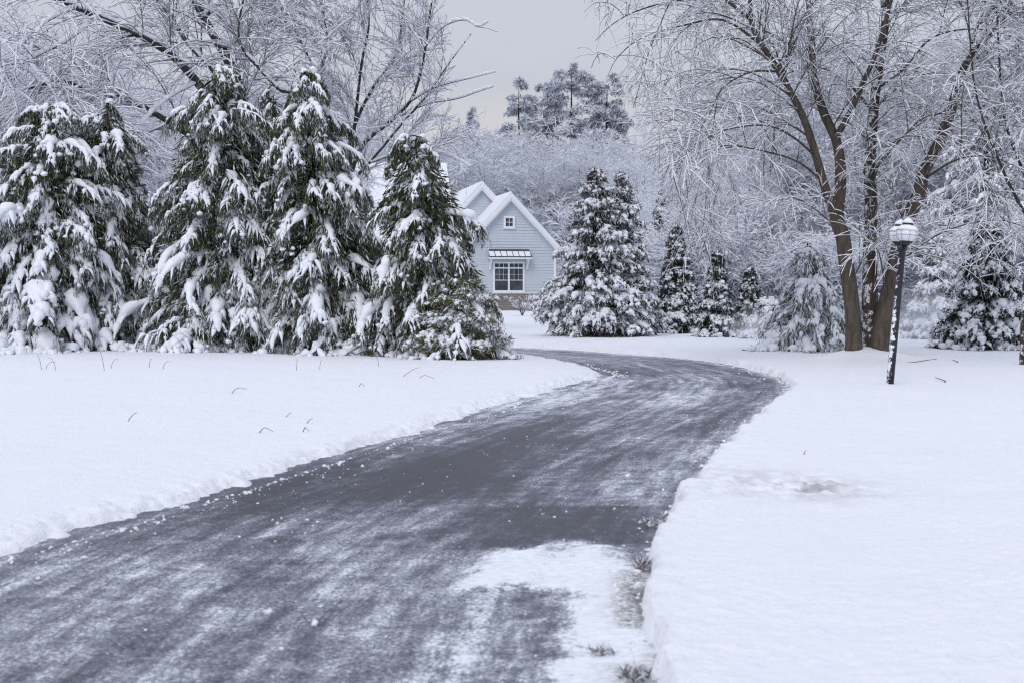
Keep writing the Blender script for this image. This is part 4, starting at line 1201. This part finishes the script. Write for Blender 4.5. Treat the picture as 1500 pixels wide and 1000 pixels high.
def small_shrubs():
    # bare little shrub before the house
    rng = np.random.default_rng(61)
    d = 64.0
    b = np.array(at(765, d)); b[2] += 0.06
    limbs = []
    for k in range(9):
        a = k * 0.7 + rng.uniform(-.2, .2); s = rng.uniform(.5, .9)
        limbs.append(([b, b + [cos(a) * .25 * s, sin(a) * .25 * s, .45 * s], b + [cos(a) * .75 * s, sin(a) * .75 * s, 1.0 * s]], .016, .007, 'bark_grey'))
    lv = [dict(src=1, n=60, t=(0.3, 1), length=(.25, .55), ang=(25, 55), droop=0.1, up=.15, K=5, rs=.012, rmin=.009),
          dict(n=120, t=(0.2, 1), length=(.12, .3), ang=(25, 55), droop=0.1, K=4, rs=.012, rmin=.008)]
    bare_tree('bare_shrub', 'small bare shrub with frosted twigs on the snow before the house', 'shrub', b, limbs, lv, rng, thick=0.014, limb_sides=5)
    d = 71.5; q = at(790, d)
    conifer('low_shrub', 'low snow-capped shrub against the stone base of the house', q, 0.85, 0.75, 62, prof=0.4, n1=60, n2=6, drop=0.1, rise=0.4, sec=0.35, secdrop=0.3, nb=10, bl=(.06, .14), bw=.02,
            leaf='cedar_pale', snow_w=.08, snow2=.06, lumps=200, cat='shrub', inner=1200, top_r=0.4)
    # marker stakes with snow caps against the stone
    for k, (px, py) in enumerate(((758, 444), (723, 436), (734, 449))):
        pass


# ------------------------------------------------------------------ lamp
def lathe(prof, n=24):
    """prof: (r,z) list"""
    th = np.arange(n) * 2 * pi / n
    V = np.concatenate([np.stack([r * np.cos(th), r * np.sin(th), np.full(n, z)], -1) for r, z in prof])
    k = len(prof); i = (np.arange(k - 1) * n)[:, None]; j = np.arange(n)[None]; j2 = (j + 1) % n
    Q = np.stack([i + j, i + j2, i + n + j2, i + n + j], -1).reshape(-1, 4)
    return V, Q


def build_lamp():
    d = 18.7
    b = P(1303, 566, d)
    gz = ground_z(b[0], b[1]) - 0.03
    root = thing('street_lamp', 'leaning black lamp post with two white globe lanterns in front of the maple', 'lamp post', (b[0], b[1], gz))
    root.rotation_euler = (radians(-1.0), radians(5.0), 0)
    black = mat_plain('black_painted_metal', (0.020, 0.020, 0.026), 0.45, 0.4)
    k = NT('black_post_with_driven_snow')
    g = k.n('ShaderNodeNewGeometry'); dt = k.n('ShaderNodeVectorMath', operation='DOT_PRODUCT')
    k.l(g.outputs['Normal'], dt.inputs[0]); dt.inputs[1].default_value = (-0.93, -0.35, 0.1)
    nz = k.noise(16.0, 5, 0.75, g.outputs['Position'])
    sep = k.n('ShaderNodeSeparateXYZ'); k.l(g.outputs['Position'], sep.inputs[0])
    low = k.rng(sep.outputs[2], 1.75, 0.6, -0.25, 0.02)
    f = k.rng(k.math('ADD', k.math('ADD', k.math('MULTIPLY', dt.outputs['Value'], 0.50), k.math('MULTIPLY_ADD', nz, 2.2, -1.1)), low), 0.30, 0.42)
    k.col(k.mix(f, (0.022, 0.022, 0.030), SNOWC)); k.set(0.5, 0.35); k.bump(f, 0.8, 0.02)
    globe = NT('white_lamp_glass')
    globe.col((0.74, 0.765, 0.82)); globe.set(0.25, 0.5)
    Hh = 1.84
    link('post', Bag_mesh(lathe([(0.0, -.2), (.052, -.2), (.050, .6), (.046, 1.2), (.044, Hh - .06), (.060, Hh - .05), (.060, Hh), (.03, Hh + .02), (0, Hh + .02)])), k.m, root)

    def lantern(x, y, z, r, nm):
        lab = lathe([(0, -r * .99), (r * .36, -r * .92), (r * .72, -r * .69), (r * .95, -r * .30), (r * 1.0, 0), (r * .95, r * .31), (r * .78, r * .62), (r * .5, r * .87), (r * .3, r * .95), (0, r * .96)])
        gl = link('lantern', Bag_mesh(lab), globe.m, root); gl.location = (x, y, z); gl.scale = (1, 1, 0.86)
        cage = Bag()
        for q in range(4):
            a = q * pi / 4
            th = np.linspace(-1.15, 1.15, 15)
            for s in (0, pi):
                c = np.stack([1.012 * r * np.cos(th) * cos(a + s), 1.012 * r * np.cos(th) * sin(a + s), 1.0 * r * np.sin(th)], -1)
                cage.add(*tubes(c[None], np.full((1, 15), .0017), 4))
        th = np.linspace(0, 2 * pi, 33)
        cage.add(*tubes(np.stack([1.016 * r * np.cos(th), 1.016 * r * np.sin(th), 0 * th - .02], -1)[None], np.full((1, 33), .0021), 4))
        link('cage', cage.mesh('cage'), black, gl)
        link('fitter', Bag_mesh(lathe([(0, -r * 1.22), (r * .30, -r * 1.22), (r * .36, -r * 1.08), (r * .55, -r * .92), (r * .62, -r * .72), (r * .50, -r * .72), (0, -r * .8)])), black, gl)
        link('finial', Bag_mesh(lathe([(r * .46, r * .80), (r * .48, r * 1.0), (r * .50, r * 1.12), (r * .34, r * 1.22), (0, r * 1.24)])), black, gl)
        cap = lathe([(r * .34, r * 1.14), (r * .56, r * 1.16), (r * .50, r * 1.34), (r * .32, r * 1.56), (r * .12, r * 1.74), (0, r * 1.77)], 14)
        link('snow_cover', Bag_mesh(cap), M['snow'], gl)
        # snow driven onto one side
        up = lathe([(r * .95, r * .34), (r * 1.05, r * .36), (r * .88, r * .66), (r * .6, r * .90), (r * .45, r * .97)], 16)
        Vv = up[0]; rng = np.random.default_rng(3)
        link('snow_cover', Bag_mesh((Vv * (1 + 0.02 * rng.standard_normal((len(Vv), 1))), up[1])), M['snow'], gl)
    lantern(0.015, -0.10, Hh + .155, .142, 'front')
    lantern(-0.004, .20, Hh + .155, .138, 'back')
    arm = np.array([[.02, -.10, Hh], [.015, -.08, Hh - .04], [0, 0, Hh - .06], [-.002, .10, Hh - .06], [-.003, .17, Hh - .03], [-.004, .20, Hh + .01]])
    link('arm', Bag_mesh(tubes(resample(arm, 10)[None], np.full((1, 10), .018), 8)), black, root)


# ------------------------------------------------------------------ small things on the snow
def stalk(pts, r, name, label, cat, group=None, mat=None):
    pts = np.array(pts)
    b = pts[0].copy()
    c = resample(pts - b, 10)
    o = link(name, Bag_mesh(tubes(c[None], (r * (1 - .5 * np.linspace(0, 1, 10)))[None], 5)), mat)
    o.location = tuple(b)
    return tag(o, label, cat, group)


def build_small():
    m = mat_plain('dry_stem', (0.20, 0.17, 0.145), 0.85, 0.2)
    rng = np.random.default_rng(90)
    def g(px, py):
        dd = (CAMZ - SNOW) * F / (py - 420)
        for _ in range(6):
            x = (px - 750) / F * dd; z = ground_z(x, dd); dd = (CAMZ - z) * F / (py - 420)
        return np.array([(px - 750) / F * dd, dd, ground_z((px - 750) / F * dd, dd) - 0.01])
    G1 = 'thin dry stalks along the foot of the left evergreens'
    lab = 'thin dry grass stalk poking through snow near the foot of the left evergreens'
    for px, py, h, k in ((60, 542, 26, -8), (81, 543, 20, -8), (66, 541, 12, 8), (152, 542, 38, -12), (162, 539, 14, 6), (218, 538, 13, 2), (238, 541, 13, 6), (434, 541, 16, 1), (468, 541, 15, 2), (555, 537, 18, -6)):
        b = g(px, py); s = b[1] / F
        stalk([b, b + [k * .3 * s, 0, h * .6 * s], b + [k * 1.0 * s, .02, h * s], b + [k * 1.7 * s, .03, h * .95 * s]], 0.0042, 'dry_stalk', lab, 'stalk', G1, m)
    for px, py, pts, lb in (
        (338, 576, ((6, 6), (14, 8), (22, 6)), 'single dry stem arched over in the middle of the left lawn'),
        (186, 615, ((6, 6), (9, 9), (14, 11)), 'short straight dry twig leaning right on the left lawn'),
        (379, 632, ((5, 4), (9, 5), (20, -1)), 'dry stem bent to a low peak low on the left lawn'),
        (443, 631, ((3, 5), (5, 2), (9, -1)), 'tiny forked dry stem right of the bent low stem'),
        (416, 612, ((3, 2), (5, 4), (10, 9)), 'short upright dry sprig in the centre of the left lawn'),
        (448, 620, ((3, 3), (5, 5), (9, 7)), 'little slanting dry sprig right of the upright one'),
        (589, 551, ((10, 6), (18, 11), (26, 13)), 'straight fallen twig lying on snow before the round shrub'),
        (614, 553, ((6, 3), (14, 2), (26, -4)), 'dark curved fallen twig right of the straight fallen twig'),
        (525, 566, ((3, 4), (5, 4), (8, 0)), 'tiny hooked stem on the snow left of the fallen twigs'),
        (1178, 666, ((2, 2), (3, 4), (5, 6)), 'tiny dark twig stuck in the snow right of the driveway')):
        b = g(px, py); s = b[1] / F
        q = [b] + [b + np.array([a * s, 0.01 * k, c * s + .012]) for k, (a, c) in enumerate(pts)]
        stalk(q, 0.0045, 'dry_twig', lb, 'twig', None, m)
    # twig litter under the right spruce
    for px, py, pts, lb in (
        (1318, 531, ((20, 1), (45, 6), (70, 9)), 'long thin fallen branch on the snow right of the lamp post'),
        (1400, 531, ((4, 3), (7, 5), (11, 6)), 'short fallen stick before the right-hand spruce'),
        (1384, 559, ((2, 2), (4, 5), (6, 7)), 'small broken twig far right below the spruce')):
        b = g(px, py); s = b[1] / F
        q = [b] + [b + np.array([a * s, 0.3 * k, c * s * .3 + .015]) for k, (a, c) in enumerate(pts)]
        stalk(q, 0.010, 'fallen_branch', lb, 'branch', None, m)
    # dark stump beside the maple
    b = P(1298, 518, 27.2); z = ground_z(b[0], b[1])
    r0 = np.random.default_rng(5)
    V, Q = lathe([(.17, -.1), (.155, .05), (.14, .18), (.125, .26), (.06, .30), (0, .30)], 12)
    V = V * (1 + .08 * r0.standard_normal((len(V), 1)))
    st = link('tree_stump', Bag_mesh((V, Q)), M['conifer_bark']); st.location = (b[0], b[1], z - .05)
    tag(st, 'small dark stump at the foot of the maple trunks, right side', 'stump')
    # thin snowy trunk at the very right edge
    rng = np.random.default_rng(93)
    b = P(1499, 540, 24.2)
    bz = ground_z(b[0], b[1]) - .05
    base = np.array([b[0], b[1], bz])
    limbs = [([base, base + [.02, 0, 1.2], base + [.10, 0, 2.6], base + [.05, 0, 4.2], base + [.2, 0, 6.5], base + [.3, 0, 8.5]], .075, .02, 'bark_snowy'),
             ([base + [.09, 0, 2.4], base + [-.5, -.2, 3.4], base + [-1.0, -.4, 4.6], base + [-1.2, -.5, 6.2]], .032, .01, 'bark_grey'),
             ([base + [.08, 0, 3.0], base + [-.3, .2, 4.2], base + [-.4, .3, 5.6], base + [-.5, .3, 7.2]], .03, .01, 'bark_grey'),
             ([base + [.06, 0, 4.0], base + [.6, .1, 5.0], base + [1.0, .2, 6.4], base + [1.2, .2, 7.4]], .03, .01, 'bark_grey')]
    lv = [dict(src=1, n=70, t=(0.3, 1.0), length=(.8, 2.0), ang=(35, 70), droop=0.32, up=0.2, K=7, rs=.008, rmin=.006),
          dict(n=520, t=(0.15, 1.0), length=(.4, 1.1), ang=(25, 60), droop=0.3, K=6, rs=.007, rmin=.0042),
          dict(n=1500, t=(0.15, 1.0), length=(.25, .6), ang=(25, 60), droop=0.3, K=5, rs=.006, rmin=.0035)]
    bare_tree('young_tree', 'young bare tree with snow-plastered thin trunk cut off by the right edge', 'tree', base, limbs, lv, rng, thick=.0085)
    # matted grass showing at the driveway's right edge
    gm = mat_leaf('matted_grass', (0.060, 0.044, 0.028), (0.15, 0.115, 0.080), 0.42)
    for (x, y, rx, ry, n, lb) in ((0.45, 5.02, .06, .10, 320, 'tuft of matted brown grass at the near right edge of the driveway'),
                               (0.34, 5.35, .05, .05, 160, 'small patch of brown grass just inside the driveway edge'),
                               (0.65, 7.05, .035, .15, 240, 'thin line of brown grass under the right snow bank'),
                               (0.86, 8.30, .08, .18, 260, 'matted brownish grass where the bare scraped band meets the right bank')):
        a = rng.uniform(0, 2 * pi, n); q = np.sqrt(rng.random(n))
        c = np.stack([x + rx * q * np.cos(a), y + ry * q * np.sin(a), 0 * a + .006], -1)
        dv = nrm(np.stack([rng.standard_normal(n), rng.standard_normal(n), rng.uniform(.1, .9, n)], -1))
        V, Q = blades(c - [x, y, 0], dv, rng.uniform(.02, .055, n), rng.uniform(.0015, .004, n), rng)
        V[:, 2] = np.maximum(V[:, 2], .004)
        o = link('grass_tuft', mesh_np('grass_tuft', V, Q, smooth=False), gm); o.location = (x, y, 0.006)
        tag(o, lb, 'grass')


def build_mist():
    """snow blown off the boughs, hanging low before the wood"""
    k = NT('blown_snow'); k.t.nodes.remove(k.b)
    v = k.n('ShaderNodeVolumePrincipled'); v.inputs['Color'].default_value = (0.95, 0.96, 1, 1)
    tc = k.n('ShaderNodeTexCoord')
    ln = k.n('ShaderNodeVectorMath', operation='LENGTH'); k.l(tc.outputs['Object'], ln.inputs[0])
    nz = k.noise(2.4, 3, 0.6, tc.outputs['Object'])
    fall = k.rng(ln.outputs['Value'], 1.0, 0.15, 0.0, 1.0)
    k.l(k.math('MULTIPLY', k.math('MULTIPLY', fall, k.rng(nz, 0.30, 0.70)), 0.85), v.inputs['Density'])
    k.l(v.outputs[0], k.out.inputs['Volume'])
    th = np.linspace(-pi / 2, pi / 2, 9)
    V, Q = lathe([(max(cos(a), 1e-3), sin(a)) for a in th], 20)
    for px, py, d, sx, sz, lb in ((1360, 462, 33.0, 1.6, 0.9, 'haze of wind-blown snow hanging between the maple and the right-hand spruce'),
                                  (1112, 480, 34.5, 1.0, 0.55, 'faint haze of blown snow before the small spruces')):
        p = P(px, py, d)
        o = link('blown_snow', Bag_mesh((V, Q)), k.m); o.location = tuple(p); o.scale = (sx, 1.2, sz)
        tag(o, lb, 'blown snow', kind='stuff')


# ------------------------------------------------------------------ light, sky, camera
def build_world():
    w = bpy.data.worlds.new('World'); SC.world = w; w.use_nodes = True
    t = w.node_tree; t.nodes.clear()
    N = t.nodes.new; Lk = t.links.new
    out = N('ShaderNodeOutputWorld'); bg = N('ShaderNodeBackground'); Lk(bg.outputs[0], out.inputs[0])
    sky = N('ShaderNodeTexSky'); sky.sky_type = 'NISHITA'; sky.sun_disc = False
    sky.sun_elevation = radians(42); sky.sun_rotation = radians(SUN_AZ); sky.air_density = 1.0; sky.dust_density = 3.0
    hs = N('ShaderNodeHueSaturation'); hs.inputs['Saturation'].default_value = 0.35; Lk(sky.outputs[0], hs.inputs['Color'])
    mul = N('ShaderNodeMix'); mul.data_type = 'RGBA'; mul.blend_type = 'MULTIPLY'; mul.inputs[0].default_value = 1
    Lk(hs.outputs[0], mul.inputs[6]); mul.inputs[7].default_value = (0.10, 0.10, 0.10, 1)
    tc = N('ShaderNodeTexCoord'); sep = N('ShaderNodeSeparateXYZ'); Lk(tc.outputs['Generated'], sep.inputs[0])
    rp = N('ShaderNodeValToRGB'); e = rp.color_ramp.elements
    stops = [(0.0, (0.66, 0.63, 0.64)), (0.085, (0.74, 0.69, 0.68)), (0.135, (0.575, 0.595, 0.665)), (0.30, (0.62, 0.655, 0.76)), (1.0, (0.96, 1.02, 1.17))]
    while len(e) < len(stops): e.new(0.5)
    for k, (p, c) in enumerate(stops): e[k].position = p; e[k].color = c + (1,)
    nz = N('ShaderNodeTexNoise'); nz.inputs['Scale'].default_value = 4.0; nz.inputs['Detail'].default_value = 5; nz.inputs['Roughness'].default_value = 0.55
    mp = N('ShaderNodeMapping'); mp.inputs['Scale'].default_value = (1, 1, 3.5); Lk(tc.outputs['Generated'], mp.inputs[0]); Lk(mp.outputs[0], nz.inputs['Vector'])
    ad = N('ShaderNodeMath'); ad.operation = 'MULTIPLY_ADD'; ad.inputs[1].default_value = 0.09; Lk(nz.outputs[0], ad.inputs[0])
    sb = N('ShaderNodeMath'); sb.operation = 'SUBTRACT'; sb.inputs[1].default_value = 0.045; Lk(sep.outputs[2], sb.inputs[0]); Lk(sb.outputs[0], ad.inputs[2])
    Lk(ad.outputs[0], rp.inputs[0])
    cl = N('ShaderNodeMix'); cl.data_type = 'RGBA'; cl.blend_type = 'MULTIPLY'; cl.inputs[0].default_value = 0.16
    rr = N('ShaderNodeValToRGB'); rr.color_ramp.elements[0].position = .3; rr.color_ramp.elements[0].color = (.8, .8, .82, 1); rr.color_ramp.elements[1].position = .7
    Lk(nz.outputs[0], rr.inputs[0]); Lk(rp.outputs[0], cl.inputs[6]); Lk(rr.outputs[0], cl.inputs[7])
    mx = N('ShaderNodeMix'); mx.data_type = 'RGBA'; mx.inputs[0].default_value = 0.88
    Lk(mul.outputs[2], mx.inputs[6]); Lk(cl.outputs[2], mx.inputs[7])
    Lk(mx.outputs[2], bg.inputs[0]); bg.inputs[1].default_value = 1.05


SUN_AZ = 200.0


def build_light_camera():
    l = bpy.data.lights.new('sun', 'SUN'); l.energy = 1.0; l.angle = radians(25); l.color = (1.0, 0.96, 0.92)
    o = bpy.data.objects.new('sun', l); COL.objects.link(o)
    el = radians(42); az = radians(SUN_AZ)
    from mathutils import Vector
    dirv = Vector((sin(az) * cos(el), cos(az) * cos(el), sin(el)))
    o.rotation_euler = (-dirv).to_track_quat('-Z', 'Y').to_euler(); o.location = (20, -20, 30)
    c = bpy.data.cameras.new('camera'); c.lens = LENS; c.sensor_width = 36; c.clip_end = 2000; c.clip_start = 0.1
    c.dof.use_dof = True; c.dof.focus_distance = 27.0; c.dof.aperture_fstop = 4.5
    co = bpy.data.objects.new('camera', c); COL.objects.link(co)
    co.location = (0, 0, CAMZ); co.rotation_euler = (pi / 2 - PITCH, 0, 0)
    SC.camera = co
    SC.view_settings.view_transform = 'Standard'; SC.view_settings.look = 'None'
    SC.view_settings.exposure = 0; SC.view_settings.gamma = 1
    SC.cycles.use_denoising = True
    SC.cycles.denoiser = 'OPENIMAGEDENOISE'; SC.cycles.denoising_input_passes = 'RGB_ALBEDO_NORMAL'; SC.cycles.denoising_prefilter = 'NONE'
    SC.cycles.max_bounces = 9; SC.cycles.diffuse_bounces = 8; SC.cycles.glossy_bounces = 2; SC.cycles.volume_bounces = 2
    SC.cycles.filter_width = 1.2


build_world()
build_light_camera()
build_ground()
build_road()
build_crumbs()
build_house()
build_conifers()
build_maple()
build_left_trees()
build_forest()
build_far_wood()
small_shrubs()
build_lamp()
build_small()
build_mist()
